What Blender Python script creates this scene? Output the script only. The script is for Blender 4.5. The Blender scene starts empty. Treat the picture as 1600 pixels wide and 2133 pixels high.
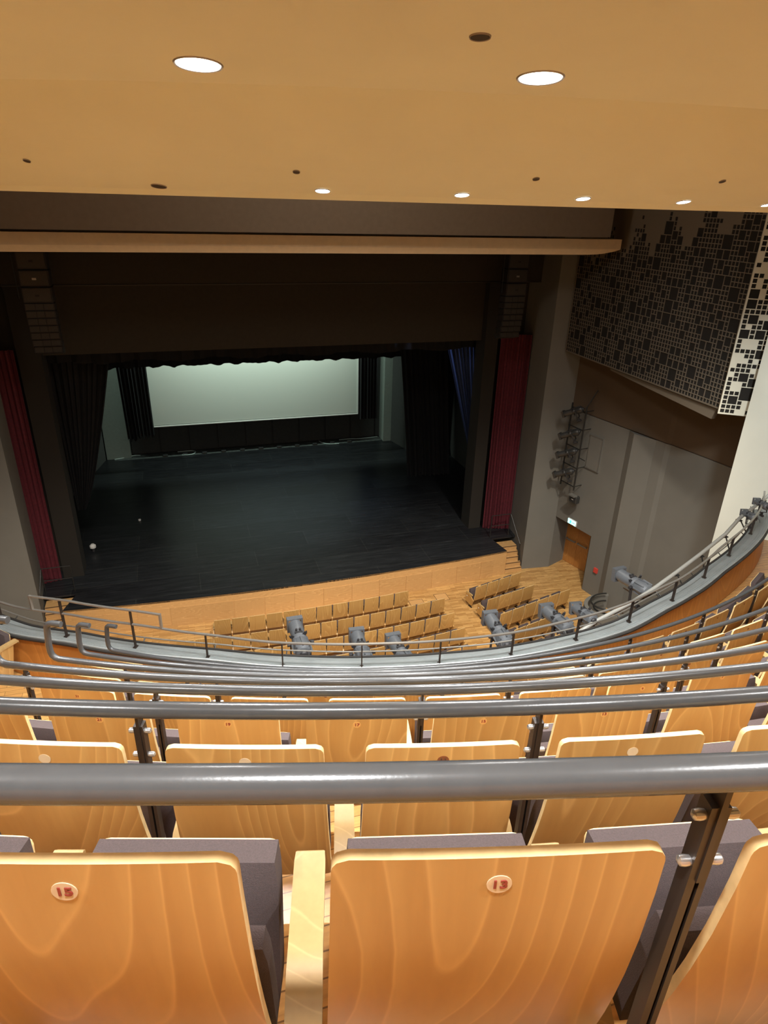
import bpy, math, random
from mathutils import Matrix, Vector
random.seed(7)
scn = bpy.context.scene
COL = scn.collection

# ---------------------------------------------------------------- camera
cam_d = bpy.data.cameras.new('camera'); cam = bpy.data.objects.new('camera', cam_d); COL.objects.link(cam)
scn.camera = cam
cam_d.sensor_fit = 'VERTICAL'; cam_d.sensor_height = 36.0; cam_d.lens = 36.0 * 1364.0 / 2133.0
cam_d.clip_start = 0.02; cam_d.clip_end = 200
YAW = math.radians(18.0)
dn = Vector((718.0 - 800.0, -(3945.0 - 1066.5), -1364.0)).normalized()
upc = -dn; hc = Vector((0, 0, -1)) - upc * upc.dot(Vector((0, 0, -1))); hc.normalize(); rc = hc.cross(upc)
Hw = Vector((math.sin(YAW), math.cos(YAW), 0)); Rw = Vector((math.cos(YAW), -math.sin(YAW), 0)); Uw = Vector((0, 0, 1))
M3 = Matrix([[Hw[i]*hc[j] + Rw[i]*rc[j] + Uw[i]*upc[j] for j in range(3)] for i in range(3)])
cam.matrix_world = M3.to_4x4()

# ---------------------------------------------------------------- colour management, world
scn.view_settings.view_transform = 'Standard'; scn.view_settings.look = 'None'
scn.view_settings.gamma = 1.0; scn.view_settings.use_curve_mapping = False
scn.view_settings.exposure = 1.15
w = bpy.data.worlds.new('world'); scn.world = w; w.use_nodes = True
bg = w.node_tree.nodes['Background']; bg.inputs[0].default_value = (1.0, 0.87, 0.72, 1); bg.inputs[1].default_value = 0.15

# centre of curvature of the balcony rows
CX, CY = 3.73, 14.01
PX, PY = 3.72, 15.22     # centre of the balcony front
def pol(R, th, z=0.0, c=(CX, CY)):
    t = math.radians(th); return Vector((c[0] + R*math.sin(t), c[1] - R*math.cos(t), z))

# ---------------------------------------------------------------- lamps
def light(name, kind, loc, energy, color, rot=None, size=0.2, spot=None, blend=0.6, target=None, sizey=None):
    d = bpy.data.lights.new(name, kind); d.energy = energy; d.color = color
    if kind == 'AREA':
        d.shape = 'RECTANGLE' if sizey else 'DISK'; d.size = size
        if sizey: d.size_y = sizey
    elif kind == 'SPOT':
        d.spot_size = math.radians(spot or 100); d.spot_blend = blend; d.shadow_soft_size = size
    else: d.shadow_soft_size = size
    o = bpy.data.objects.new(name, d); COL.objects.link(o); o.location = loc
    if target is not None:
        o.rotation_euler = (Vector(target) - Vector(loc)).to_track_quat('-Z', 'Y').to_euler()
    elif rot: o.rotation_euler = rot
    return o
WARM = (1.0, 0.90, 0.76); NEUT = (1.0, 0.98, 0.95); COOL = (0.80, 0.92, 1.0)
NEAR_TH = (-33.3, -25.8, -18.3, -10.75, -3.2, 4.4)
FAR_TH = (-32.5, -23.7, -16.3, -10.0, -4.1, 1.5, 7.2, 13.0)
def ceil_z(R):   # underside of the balcony ceiling at radius R
    if R < 10.4: t = (R - 9.15)/1.2; return .04 + .25*t + .31*t*t
    pts = [(20.0, 1.65), (14.0, 0.83), (10.9, 0.475), (9.15, 0.04)]
    for (a, za), (b, zb) in zip(pts, pts[1:]):
        if R >= b: return zb + (za - zb) * (R - b) / (a - b)
    return pts[-1][1]
for th in NEAR_TH:
    light('downlight_beam', 'SPOT', pol(11.17, th, ceil_z(11.17) - 0.03), 122, NEUT, (0, 0, 0), 0.07, 150, 0.5)
for th in FAR_TH:
    light('downlight_beam', 'SPOT', pol(9.24, th, ceil_z(9.24) - 0.03), 120, NEUT, (0, 0, 0), 0.06, 150, 0.5)
for th in (-22, -15.5, -9, -2.5):
    light('downlight_beam', 'SPOT', pol(14.3, th, ceil_z(14.3) - 0.03), 90, NEUT, (0, 0, 0), 0.07, 150, 0.5)
# the hall's own ceiling lamps over the stalls, then added fill lights
for x in (-1.5, 3.7, 8.9):
    light('hall_ceiling_beam', 'SPOT', (x, 8.6, 2.4), 3000, WARM, (0, 0, 0), 0.25, 58, 0.8, target=(x + .3, 16.0, -12.9))
light('hall_fill_light', 'POINT', (3.7, 12.0, 1.6), 150, WARM, None, 0.5)  # unseen fill, added to brighten the bulkhead and tan beam
light('side_wall_fill', 'SPOT', (9.2, 11.2, 1.8), 330, NEUT, None, 0.9, 60, 0.9, target=(12.9, 18.6, -11.5))  # added spot without a fixture, lifts the right side wall
light('side_wall_fill', 'SPOT', (-2.0, 11.2, 1.8), 230, NEUT, None, 0.9, 60, 0.9, target=(-5.6, 18.6, -11.5))  # its added counterpart for the left side wall
light('white_wall_fill', 'SPOT', (9.6, 7.4, -0.6), 620, (0.93, 1.0, 1.0), None, 0.3, 75, 0.9, target=(13.4, 10.6, -5.6))  # unseen spot added to brighten the pale wall and narrow panel
# stage work lights
light('stage_screen_beam', 'AREA', (3.7, 30.5, -3.6), 210, (0.80, 1.0, 0.86), None, 9.0, sizey=0.4, target=(3.7, 32.5, -9.6))
light('stage_work_beam', 'SPOT', (4.5, 24.8, -3.5), 520, (0.40, 0.6, 1.0), None, 0.4, 75, 1.0, target=(4.2, 26.0, -11.9))
light('stage_work_beam', 'SPOT', (7.6, 23.1, -4.6), 75, (0.5, 0.65, 1.0), None, 0.2, 60, 1.0, target=(10.8, 23.6, -6.0))

# ---------------------------------------------------------------- materials
def nodes(name):
    m = bpy.data.materials.new(name); m.use_nodes = True
    nt = m.node_tree; return m, nt, nt.nodes['Principled BSDF']
def ramp(nt, stops):
    r = nt.nodes.new('ShaderNodeValToRGB'); e = r.color_ramp.elements
    e[0].position, e[0].color = stops[0][0], (*stops[0][1], 1); e[1].position, e[1].color = stops[-1][0], (*stops[-1][1], 1)
    for p, c in stops[1:-1]:
        n = e.new(p); n.color = (*c, 1)
    return r
def plain(name, col, rough=0.6, metal=0.0, noise=0.0, nscale=8, emit=None, spec=None, bump=0.0, bscale=60):
    m, nt, b = nodes(name)
    b.inputs['Base Color'].default_value = (*col, 1); b.inputs['Roughness'].default_value = rough; b.inputs['Metallic'].default_value = metal
    if spec is not None: b.inputs['Specular IOR Level'].default_value = spec
    tc = nt.nodes.new('ShaderNodeTexCoord')
    if noise > 0:
        n = nt.nodes.new('ShaderNodeTexNoise'); n.inputs['Scale'].default_value = nscale; n.inputs['Detail'].default_value = 5
        nt.links.new(tc.outputs['Object'], n.inputs['Vector'])
        r = ramp(nt, [(0.3, tuple(c*(1-noise) for c in col)), (0.7, tuple(min(1, c*(1+noise)) for c in col))])
        nt.links.new(n.outputs['Fac'], r.inputs['Fac']); nt.links.new(r.outputs['Color'], b.inputs['Base Color'])
    if bump > 0:
        n = nt.nodes.new('ShaderNodeTexNoise'); n.inputs['Scale'].default_value = bscale; n.inputs['Detail'].default_value = 3
        nt.links.new(tc.outputs['Object'], n.inputs['Vector'])
        bp = nt.nodes.new('ShaderNodeBump'); bp.inputs['Strength'].default_value = bump; bp.inputs['Distance'].default_value = 0.01
        nt.links.new(n.outputs['Fac'], bp.inputs['Height']); nt.links.new(bp.outputs['Normal'], b.inputs['Normal'])
    if emit:
        b.inputs['Emission Color'].default_value = (*emit[0], 1); b.inputs['Emission Strength'].default_value = emit[1]
    return m
def grain_wood(name, light_c, dark_c, rough=0.35, scale=5.0, vary=0.12, stretch=(1, 1, .22)):
    """plywood face with long cathedral grain, each piece with its own offset and tone"""
    m, nt, b = nodes(name); L = nt.links.new
    tc = nt.nodes.new('ShaderNodeTexCoord'); oi = nt.nodes.new('ShaderNodeObjectInfo')
    mp = nt.nodes.new('ShaderNodeMapping'); mp.inputs['Scale'].default_value = stretch
    mul = nt.nodes.new('ShaderNodeMath'); mul.operation = 'MULTIPLY'; mul.inputs[1].default_value = 37.0; L(oi.outputs['Random'], mul.inputs[0])
    cmb = nt.nodes.new('ShaderNodeCombineXYZ'); L(mul.outputs[0], cmb.inputs['X']); L(mul.outputs[0], cmb.inputs['Z'])
    L(tc.outputs['Object'], mp.inputs['Vector']); L(cmb.outputs[0], mp.inputs['Location'])
    wv = nt.nodes.new('ShaderNodeTexNoise'); wv.inputs['Scale'].default_value = scale*.42; wv.inputs['Detail'].default_value = 1.2; wv.inputs['Roughness'].default_value = .35; wv.inputs['Distortion'].default_value = .25
    L(mp.outputs[0], wv.inputs['Vector'])
    m1 = nt.nodes.new('ShaderNodeMath'); m1.operation = 'MULTIPLY'; m1.inputs[1].default_value = 26.0; L(wv.outputs['Fac'], m1.inputs[0])
    m2 = nt.nodes.new('ShaderNodeMath'); m2.operation = 'FRACT'; L(m1.outputs[0], m2.inputs[0])
    fine = nt.nodes.new('ShaderNodeTexNoise'); fine.inputs['Scale'].default_value = 60; fine.inputs['Detail'].default_value = 3
    mp2 = nt.nodes.new('ShaderNodeMapping'); mp2.inputs['Scale'].default_value = (1, 1, .08); L(tc.outputs['Object'], mp2.inputs['Vector']); L(mp2.outputs[0], fine.inputs['Vector'])
    mid = tuple((a*2 + c)/3 for a, c in zip(light_c, dark_c))
    lift = tuple(min(1, a*1.14+.012) for a in light_c); lo = tuple((a*4+c)/5 for a, c in zip(mid, dark_c))
    r = ramp(nt, [(0.0, mid), (0.06, lift), (0.14, light_c), (0.55, mid), (0.93, lo), (1.0, mid)])
    L(m2.outputs[0], r.inputs['Fac'])
    mx = nt.nodes.new('ShaderNodeMix'); mx.data_type = 'RGBA'; mx.blend_type = 'MULTIPLY'; mx.inputs[0].default_value = 0.25
    r2 = ramp(nt, [(0.3, (0.75, 0.72, 0.68)), (0.7, (1, 1, 1))]); L(fine.outputs['Fac'], r2.inputs['Fac'])
    L(r.outputs['Color'], mx.inputs[6]); L(r2.outputs['Color'], mx.inputs[7])
    hs = nt.nodes.new('ShaderNodeHueSaturation'); L(mx.outputs[2], hs.inputs['Color'])
    mr = nt.nodes.new('ShaderNodeMapRange'); mr.inputs['To Min'].default_value = 1 - vary*1.3; mr.inputs['To Max'].default_value = 1 + vary; L(oi.outputs['Random'], mr.inputs['Value']); L(mr.outputs[0], hs.inputs['Value'])
    L(hs.outputs['Color'], b.inputs['Base Color']); b.inputs['Roughness'].default_value = rough
    return m
def plank(name, c1, c2, mortar, plen=0.6, pw=0.07, rough=0.35, rot=0.0, bias=0.0):
    m, nt, b = nodes(name); L = nt.links.new
    tc = nt.nodes.new('ShaderNodeTexCoord'); mp = nt.nodes.new('ShaderNodeMapping'); mp.inputs['Rotation'].default_value = (0, 0, rot)
    L(tc.outputs['Object'], mp.inputs['Vector'])
    br = nt.nodes.new('ShaderNodeTexBrick'); br.inputs['Scale'].default_value = 1.0
    br.inputs['Brick Width'].default_value = plen; br.inputs['Row Height'].default_value = pw; br.inputs['Mortar Size'].default_value = 0.0025; br.offset_frequency = 2; br.offset = 0.37
    br.inputs['Color1'].default_value = (*c1, 1); br.inputs['Color2'].default_value = (*c2, 1); br.inputs['Mortar'].default_value = (*mortar, 1); br.inputs['Bias'].default_value = bias
    L(mp.outputs[0], br.inputs['Vector'])
    n = nt.nodes.new('ShaderNodeTexNoise'); n.inputs['Scale'].default_value = 9; n.inputs['Detail'].default_value = 4
    mp2 = nt.nodes.new('ShaderNodeMapping'); mp2.inputs['Scale'].default_value = (0.5, 5, 1); L(mp.outputs[0], mp2.inputs['Vector']); L(mp2.outputs[0], n.inputs['Vector'])
    r2 = ramp(nt, [(0.25, (0.68, 0.66, 0.62)), (0.75, (1.12, 1.12, 1.1))]); L(n.outputs['Fac'], r2.inputs['Fac'])
    mx = nt.nodes.new('ShaderNodeMix'); mx.data_type = 'RGBA'; mx.blend_type = 'MULTIPLY'; mx.inputs[0].default_value = 1.0
    L(br.outputs['Color'], mx.inputs[6]); L(r2.outputs['Color'], mx.inputs[7]); L(mx.outputs[2], b.inputs['Base Color'])
    b.inputs['Roughness'].default_value = rough
    return m

M = {}
M['ply'] = grain_wood('beech_plywood_face', (0.54, 0.325, 0.112), (0.40, 0.20, 0.055), 0.30, 4.6, .12, (1, 1, .15))
M['ply_edge'] = plain('pale_plywood_edge', (0.80, 0.60, 0.30), 0.4, noise=0.12, nscale=30)
M['beech'] = grain_wood('pale_beech_armrest', (0.48, 0.32, 0.135), (0.455, 0.295, 0.12), 0.4, 5, 0.05)
M['fabric'] = plain('mauve_grey_fabric', (0.080, 0.059, 0.059), 0.9, noise=0.15, nscale=300, bump=0.3, bscale=500)
M['rail'] = plain('grey_metallic_rail_paint', (0.085, 0.09, 0.095), 0.24, 0.3, noise=0.05, nscale=30, bump=0.02, bscale=200)
M['bronze'] = plain('dark_bronze_bracket', (0.045, 0.034, 0.028), 0.4, 0.5, noise=0.1)
M['chrome'] = plain('chrome_bolt', (0.55, 0.56, 0.58), 0.28, 0.8)
M['ledge'] = plain('brushed_grey_ledge_metal', (0.37, 0.41, 0.415), 0.42, 0.35, noise=0.1, nscale=3)
M['ledge_dark'] = plain('dark_ledge_seal', (0.03, 0.028, 0.026), 0.6)
M['thinrail'] = plain('warm_grey_steel_rail', (0.34, 0.33, 0.30), 0.35, 0.6)
M['parapet'] = grain_wood('orange_plywood_parapet', (0.62, 0.27, 0.06), (0.50, 0.20, 0.045), 0.35, 2.0, 0.04)
M['tread'] = plank('balcony_parquet', (0.66, 0.38, 0.13), (0.52, 0.27, 0.085), (0.2, 0.1, 0.03), 0.5, 0.07, 0.3)
M['floor'] = plank('stalls_parquet', (0.72, 0.44, 0.17), (0.46, 0.25, 0.085), (0.2, 0.1, 0.03), 0.55, 0.075, 0.3, math.radians(4))
M['stage_wood'] = grain_wood('stage_front_veneer', (0.60, 0.36, 0.15), (0.48, 0.26, 0.09), 0.4, 3.0, 0.05, (.3, 1, 2.5))
M['disc'] = plain('cream_number_disc', (0.60, 0.48, 0.32), 0.4)
M['disc_brown'] = plain('brown_number_disc', (0.22, 0.075, 0.03), 0.4)
M['disc_wood'] = plain('blank_wood_toned_disc', (0.62, 0.36, 0.12), 0.35)
M['numeral'] = plain('red_brown_numeral', (0.24, 0.03, 0.02), 0.5)
M['ceiling'] = plain('tan_plaster_ceiling', (0.68, 0.665, 0.52), 0.9, noise=0.02, nscale=2)
M['bulb'] = plain('lit_downlight_lens', (1, 1, 1), 0.5, emit=((0.98, 1.0, 1.0), 6.0))
M['trimring'] = plain('downlight_trim', (0.3, 0.26, 0.24), 0.4, 0.4)
M['hole'] = plain('unlit_recess', (0.03, 0.022, 0.015), 0.7)
M['wall_grey'] = plain('warm_grey_wall_paint', (0.172, 0.166, 0.146), 0.85, noise=0.04, nscale=1.5)
M['wall_brown'] = plain('brown_upper_wall_paint', (0.105, 0.072, 0.045), 0.85, noise=0.05, nscale=1.5)
M['white_wall'] = plain('pale_plaster_wall', (0.72, 0.74, 0.66), 0.85, noise=0.03, nscale=1.2)
M['beam'] = plain('tan_beam_paint', (0.84, 0.68, 0.48), 0.75, noise=0.04)
M['bulkhead'] = plain('dark_brown_bulkhead_paint', (0.16, 0.12, 0.085), 0.85, noise=0.05)
M['black'] = plain('black_portal_paint', (0.020, 0.016, 0.012), 0.9)
M['valance'] = plain('black_brown_valance_board', (0.036, 0.028, 0.019), 0.9, noise=0.08)
M['blackcloth'] = plain('black_stage_drape', (0.012, 0.012, 0.014), 0.95)
M['bluecloth'] = plain('dark_blue_drape', (0.04, 0.065, 0.16), 0.9)
M['redcloth'] = plain('dark_red_velvet', (0.095, 0.008, 0.016), 0.85, noise=0.2, nscale=12)
M['screen'] = plain('white_projection_screen', (0.80, 0.84, 0.78), 0.9)
M['stage_grey'] = plain('dark_grey_stage_wall', (0.05, 0.052, 0.05), 0.9, noise=0.08)
M['stage_pale'] = plain('pale_grey_stage_pillar', (0.26, 0.30, 0.27), 0.9, noise=0.05)
M['lattice'] = plain('brown_lattice_board', (0.14, 0.115, 0.085), 0.7)
M['lattice_pale'] = plain('pale_lattice_board', (0.62, 0.60, 0.50), 0.6)
M['cavity'] = plain('dark_lattice_backing', (0.010, 0.008, 0.006), 0.95)
M['lampgrey'] = plain('blue_grey_lantern_casing', (0.145, 0.16, 0.175), 0.4, 0.25, noise=0.08, nscale=40)
M['lampdark'] = plain('black_lantern_parts', (0.03, 0.03, 0.032), 0.5)
M['lens'] = plain('lantern_glass_lens', (0.25, 0.3, 0.33), 0.08, 0.1)
M['speaker'] = plain('black_speaker_casing', (0.016, 0.012, 0.010), 0.7, noise=0.1)
M['grille'] = plain('dark_speaker_grille', (0.034, 0.026, 0.018), 0.5, noise=0.3, nscale=120)
M['steel'] = plain('dark_steel_tube', (0.05, 0.05, 0.048), 0.45, 0.6)
M['whitepipe'] = plain('pale_grey_painted_pipe', (0.42, 0.43, 0.40), 0.45, 0.2)
M['cable'] = plain('white_cable', (0.55, 0.68, 0.66), 0.5)
M['red'] = plain('red_sign_plastic', (0.62, 0.06, 0.045), 0.5)
M['white'] = plain('white_plastic', (0.75, 0.75, 0.72), 0.5)
M['exit'] = plain('lit_exit_sign_face', (0.5, 0.9, 0.85), 0.5, emit=((0.35, 0.95, 0.95), 0.9))
M['exit_mark'] = plain('green_exit_pictogram', (0.02, 0.4, 0.2), 0.5, emit=((0.05, 0.5, 0.32), 1.2))
M['doorwood'] = grain_wood('door_oak_veneer', (0.50, 0.22, 0.055), (0.38, 0.15, 0.035), 0.4, 4.0, 0.05)
M['seam'] = plain('dark_joint', (0.07, 0.035, 0.015), 0.8)
M['nosing'] = plain('grey_step_nosing', (0.28, 0.28, 0.29), 0.5, 0.3)

def stage_floor_mat():
    m, nt, b = nodes('black_stage_boards'); L = nt.links.new
    tc = nt.nodes.new('ShaderNodeTexCoord'); mp = nt.nodes.new('ShaderNodeMapping'); mp.inputs['Rotation'].default_value = (0, 0, math.radians(0)); L(tc.outputs['Object'], mp.inputs['Vector'])
    br = nt.nodes.new('ShaderNodeTexBrick'); br.inputs['Scale'].default_value = 1.0; br.inputs['Brick Width'].default_value = 4.1; br.inputs['Row Height'].default_value = 1.15; br.inputs['Mortar Size'].default_value = 0.012
    br.inputs['Color1'].default_value = (0.013, 0.0135, 0.016, 1); br.inputs['Color2'].default_value = (0.020, 0.022, 0.025, 1); br.inputs['Mortar'].default_value = (0.032, 0.034, 0.034, 1); L(mp.outputs[0], br.inputs['Vector'])
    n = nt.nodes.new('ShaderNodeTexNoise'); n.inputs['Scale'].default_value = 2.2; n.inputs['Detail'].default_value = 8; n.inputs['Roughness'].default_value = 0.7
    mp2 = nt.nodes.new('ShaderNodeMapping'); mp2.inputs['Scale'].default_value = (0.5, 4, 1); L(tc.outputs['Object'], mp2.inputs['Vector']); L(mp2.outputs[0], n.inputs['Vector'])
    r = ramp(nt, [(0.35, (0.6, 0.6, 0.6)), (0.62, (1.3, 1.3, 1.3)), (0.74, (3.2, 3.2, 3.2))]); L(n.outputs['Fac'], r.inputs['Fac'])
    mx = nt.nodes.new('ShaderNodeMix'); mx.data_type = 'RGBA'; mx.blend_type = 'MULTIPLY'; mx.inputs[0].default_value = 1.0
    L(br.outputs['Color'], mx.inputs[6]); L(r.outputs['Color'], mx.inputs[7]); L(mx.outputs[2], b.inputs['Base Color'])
    b.inputs['Roughness'].default_value = 0.36; b.inputs['Specular IOR Level'].default_value = 0.35
    return m
M['stage_floor'] = stage_floor_mat()

# ---------------------------------------------------------------- mesh helpers
class MB:
    def __init__(s): s.v = []; s.f = []; s.mi = []
    def add(s, vs, fs, mi=0):
        o = len(s.v); s.v += [tuple(v) for v in vs]
        for f in fs: s.f.append(tuple(i + o for i in f)); s.mi.append(mi)
    def box(s, a, b, mi=0, mat=None):
        x0, y0, z0 = a; x1, y1, z1 = b
        vs = [Vector(p) for p in ((x0,y0,z0),(x1,y0,z0),(x1,y1,z0),(x0,y1,z0),(x0,y0,z1),(x1,y0,z1),(x1,y1,z1),(x0,y1,z1))]
        if mat is not None: vs = [mat @ v for v in vs]
        s.add(vs, [(0,3,2,1),(4,5,6,7),(0,1,5,4),(1,2,6,5),(2,3,7,6),(3,0,4,7)], mi)
    def rbox(s, a, b, r=0.01, mi=0, mat=None, n=3, ax=1):
        """box with rounded long edges: rounded rectangle profile extruded along axis ax"""
        idx = [i for i in range(3) if i != ax]
        (u0, v0), (u1, v1) = (a[idx[0]], a[idx[1]]), (b[idx[0]], b[idx[1]])
        r = min(r, (u1-u0)/2*.98, (v1-v0)/2*.98); prof = []
        for cx, cy, st in ((u1-r, v1-r, 0), (u0+r, v1-r, 90), (u0+r, v0+r, 180), (u1-r, v0+r, 270)):
            for k in range(n+1):
                t = math.radians(st + 90*k/n); prof.append((cx + r*math.cos(t), cy + r*math.sin(t)))
        N = len(prof); rings = []
        e = min(r*.5, abs(b[ax]-a[ax])*.2)
        cu, cv = (u0+u1)/2, (v0+v1)/2
        for pos, sc in ((a[ax], 1 - e/max(.001,(u1-u0)/2)), (a[ax]+e, 1), (b[ax]-e, 1), (b[ax], 1 - e/max(.001,(u1-u0)/2))):
            ring = []
            for p in prof:
                q = [0, 0, 0]; q[ax] = pos; q[idx[0]] = cu + (p[0]-cu)*sc; q[idx[1]] = cv + (p[1]-cv)*sc
                v = Vector(q); ring.append(mat @ v if mat is not None else v)
            rings.append(ring)
        vs = [v for r_ in rings for v in r_]; fs = [tuple(range(N))[::-1], tuple(range(3*N, 4*N))]
        for k in range(3):
            for i in range(N): fs.append((k*N+i, k*N+(i+1) % N, (k+1)*N+(i+1) % N, (k+1)*N+i))
        s.add(vs, fs, mi)
    def prism(s, poly, z0, z1, mi=0):
        n = len(poly); vs = [(p[0], p[1], z0) for p in poly] + [(p[0], p[1], z1) for p in poly]
        fs = [tuple(range(n))[::-1], tuple(range(n, 2*n))] + [(i, (i+1) % n, n+(i+1) % n, n+i) for i in range(n)]
        s.add(vs, fs, mi)
    def tube(s, path, r, seg=10, mi=0, cap=True, rr=None):
        path = [Vector(p) for p in path]; n = len(path); rings = []
        t0 = (path[1]-path[0]).normalized(); ref = Vector((0, 0, 1)) if abs(t0.z) < .9 else Vector((1, 0, 0))
        nrm = (ref - t0*ref.dot(t0)).normalized()
        for i, p in enumerate(path):
            if i == 0: t = t0
            elif i == n-1: t = (path[i]-path[i-1]).normalized()
            else: t = ((path[i+1]-p).normalized() + (p-path[i-1]).normalized()).normalized()
            nrm = (nrm - t*nrm.dot(t)).normalized(); bn = t.cross(nrm)
            R = rr[i] if rr else r
            rings += [p + (nrm*math.cos(2*math.pi*k/seg) + bn*math.sin(2*math.pi*k/seg))*R for k in range(seg)]
        fs = []
        for i in range(n-1):
            for k in range(seg): fs.append((i*seg+k, i*seg+(k+1) % seg, (i+1)*seg+(k+1) % seg, (i+1)*seg+k))
        if cap: fs += [tuple(range(seg))[::-1], tuple(range((n-1)*seg, n*seg))]
        s.add(rings, fs, mi)
    def build(s, name, mats, parent=None, smooth=False, loc=None, rot=None):
        me = bpy.data.meshes.new(name); me.from_pydata(s.v, [], s.f)
        for m in (mats if isinstance(mats, (list, tuple)) else [mats]): me.materials.append(m)
        me.polygons.foreach_set('material_index', s.mi)
        me.update()
        if smooth:
            me.polygons.foreach_set('use_smooth', [True]*len(me.polygons))
            if hasattr(me, 'set_sharp_from_angle'): me.set_sharp_from_angle(angle=math.radians(smooth if smooth is not True else 40))
        o = bpy.data.objects.new(name, me); COL.objects.link(o)
        if parent is not None: o.parent = parent
        if loc is not None: o.location = loc
        if rot is not None: o.rotation_euler = rot
        return o
def tag(o, label, cat, group=None):
    o['label'] = label; o['category'] = cat
    if group: o['group'] = group
    return o
def struct(o, label=None):
    o['kind'] = 'structure'
    if label: o['label'] = label
    return o
def empty(name, loc=(0,0,0), rotz=0.0, label=None, cat=None, group=None):
    o = bpy.data.objects.new(name, None); COL.objects.link(o); o.location = loc; o.rotation_euler = (0, 0, rotz); o.empty_display_size = 0.1
    if label: tag(o, label, cat, group)
    return o
def copy_tree(o, parent=None):
    c = o.copy(); COL.objects.link(c); c.parent = parent
    if parent is not None: c.matrix_parent_inverse = o.matrix_parent_inverse
    for ch in list(o.children): copy_tree(ch, c)
    return c
def arc_sheet(mb, R0, z0, R1, z1, t0, t1, n, c=(CX, CY), mi=0, flip=False):
    vs = []
    for i in range(n+1):
        t = t0 + (t1-t0)*i/n; vs += [pol(R0, t, z0, c), pol(R1, t, z1, c)]
    fs = [(2*i, 2*i+1, 2*i+3, 2*i+2) if not flip else (2*i, 2*i+2, 2*i+3, 2*i+1) for i in range(n)]
    mb.add(vs, fs, mi)
DRT = [(-60,.095),(-39.4,.095),(-34.2,-.023),(-23.5,-.104),(-17.9,-.063),(-12.2,-.029),(-6.6,.006),(-1,.054),(7.3,.08),(9.5,.075),(15.5,-.027),(20.2,-.053),(25.4,-.088),(38.8,.04),(60,.04)]
HRT = [(-60,9.345),(-35.2,9.348),(-29.4,9.344),(-23.6,9.415),(-17.9,9.451),(-6.5,9.442),(-.9,9.416),(4.9,9.367),(10.6,9.339),(16.5,9.38),(22.7,9.334),(29,9.294),(35.8,9.278),(60,9.278)]
def interp(T, t):
    for (a, va), (b, vb) in zip(T, T[1:]):
        if t <= b: u = (t-a)/(b-a); u = u*u*(3-2*u)*.5 + u*.5; return va + (vb-va)*u
    return T[-1][1]
def ppol(R, t, z=0.0): return pol(R + interp(DRT, t), t, z, (PX, PY))
def hpol(off, t, z=0.0): return pol(interp(HRT, t) + interp(DRT, t) + off, t, z, (PX, PY))
def arc_profile(mb, prof, t0, t1, n, c=(CX, CY), mi=0, mis=None, fn=None):
    """closed profile [(R,z)] swept along an arc"""
    k = len(prof); vs = []
    for i in range(n+1):
        t = t0 + (t1-t0)*i/n; vs += [(fn(R, t, z) if fn else pol(R, t, z, c)) for R, z in prof]
    for j in range(k):
        mb.add([], [], 0)
    o = len(mb.v); mb.v += [tuple(v) for v in vs]
    for j in range(k):
        for i in range(n):
            a = i*k+j; b_ = i*k+(j+1) % k
            mb.f.append((o+a, o+b_, o+b_+k, o+a+k)); mb.mi.append(mis[j] if mis else mi)
    mb.f.append(tuple(o+j for j in range(k))[::-1]); mb.mi.append(mi)
    mb.f.append(tuple(o+n*k+j for j in range(k))); mb.mi.append(mi)

def text_mesh(body, size, name, mat, parent, loc, rot, sx=1.15):
    cu = bpy.data.curves.new('t', 'FONT'); cu.body = body; cu.size = size; cu.align_x = 'CENTER'; cu.align_y = 'CENTER'; cu.extrude = 0.0006; cu.offset = size*0.022; cu.space_character = 0.95
    o = bpy.data.objects.new('t', cu); COL.objects.link(o); bpy.context.view_layer.update()
    me = bpy.data.meshes.new_from_object(o.evaluated_get(bpy.context.evaluated_depsgraph_get()))
    bpy.data.objects.remove(o); me.name = name; me.materials.clear(); me.materials.append(mat)
    for v in me.vertices: v.co.x *= sx
    n = bpy.data.objects.new(name, me); COL.objects.link(n); n.parent = parent; n.location = loc; n.rotation_euler = rot
    return n

# ================================================================ STRUCTURE
ZF, ZS = -12.9, -11.9
mb = MB(); mb.prism([(-9, -4), (17, -4), (17, 34), (-9, 34)], ZF-0.3, ZF); struct(mb.build('floor', M['floor']), 'honey parquet floor of the stalls')
# stage floor
def stage_edge(x):   # gentle bow of the stage front
    u = (x - 3.5)/7.8; return 19.05 + 0.39*u*u
front = [(x, stage_edge(x)) for x in [-4.24 + (11.29+4.24)*i/24 for i in range(25)]]
mb = MB(); mb.prism(front + [(11.15, 20.5), (12.35, 20.5), (12.35, 22.4), (16, 22.4), (16, 33.6), (-8.5, 33.6), (-8.5, 22.4), (-5.05, 22.4), (-5.05, 20.38), (-3.91, 20.38)], ZS-0.06, ZS)
struct(mb.build('floor_stage', M['stage_floor']), 'black boarded stage floor')
# wooden stage front
mb = MB(); n = len(front)
for i in range(n-1):
    (xa, ya), (xb, yb) = front[i], front[i+1]
    mb.add([(xa, ya, ZF), (xb, yb, ZF), (xb, yb, ZS-.004), (xa, ya, ZS-.004), (xa, ya+.1, ZF), (xb, yb+.1, ZF), (xb, yb+.1, ZS-.065), (xa, ya+.1, ZS-.065)], [(0,1,2,3),(5,4,7,6),(3,2,6,7)])
mb.add([(11.29, 19.43, ZF), (11.15, 20.5, ZF), (11.15, 20.5, ZS-.06), (11.29, 19.43, ZS-.06)], [(0,1,2,3)])
mb.add([(-4.24, 19.44, ZF), (-3.91, 20.38, ZF), (-3.91, 20.38, ZS-.06), (-4.24, 19.44, ZS-.06)], [(1,0,3,2)])
struct(mb.build('trim_1', M['stage_wood']), 'honey wood stage front')
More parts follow.
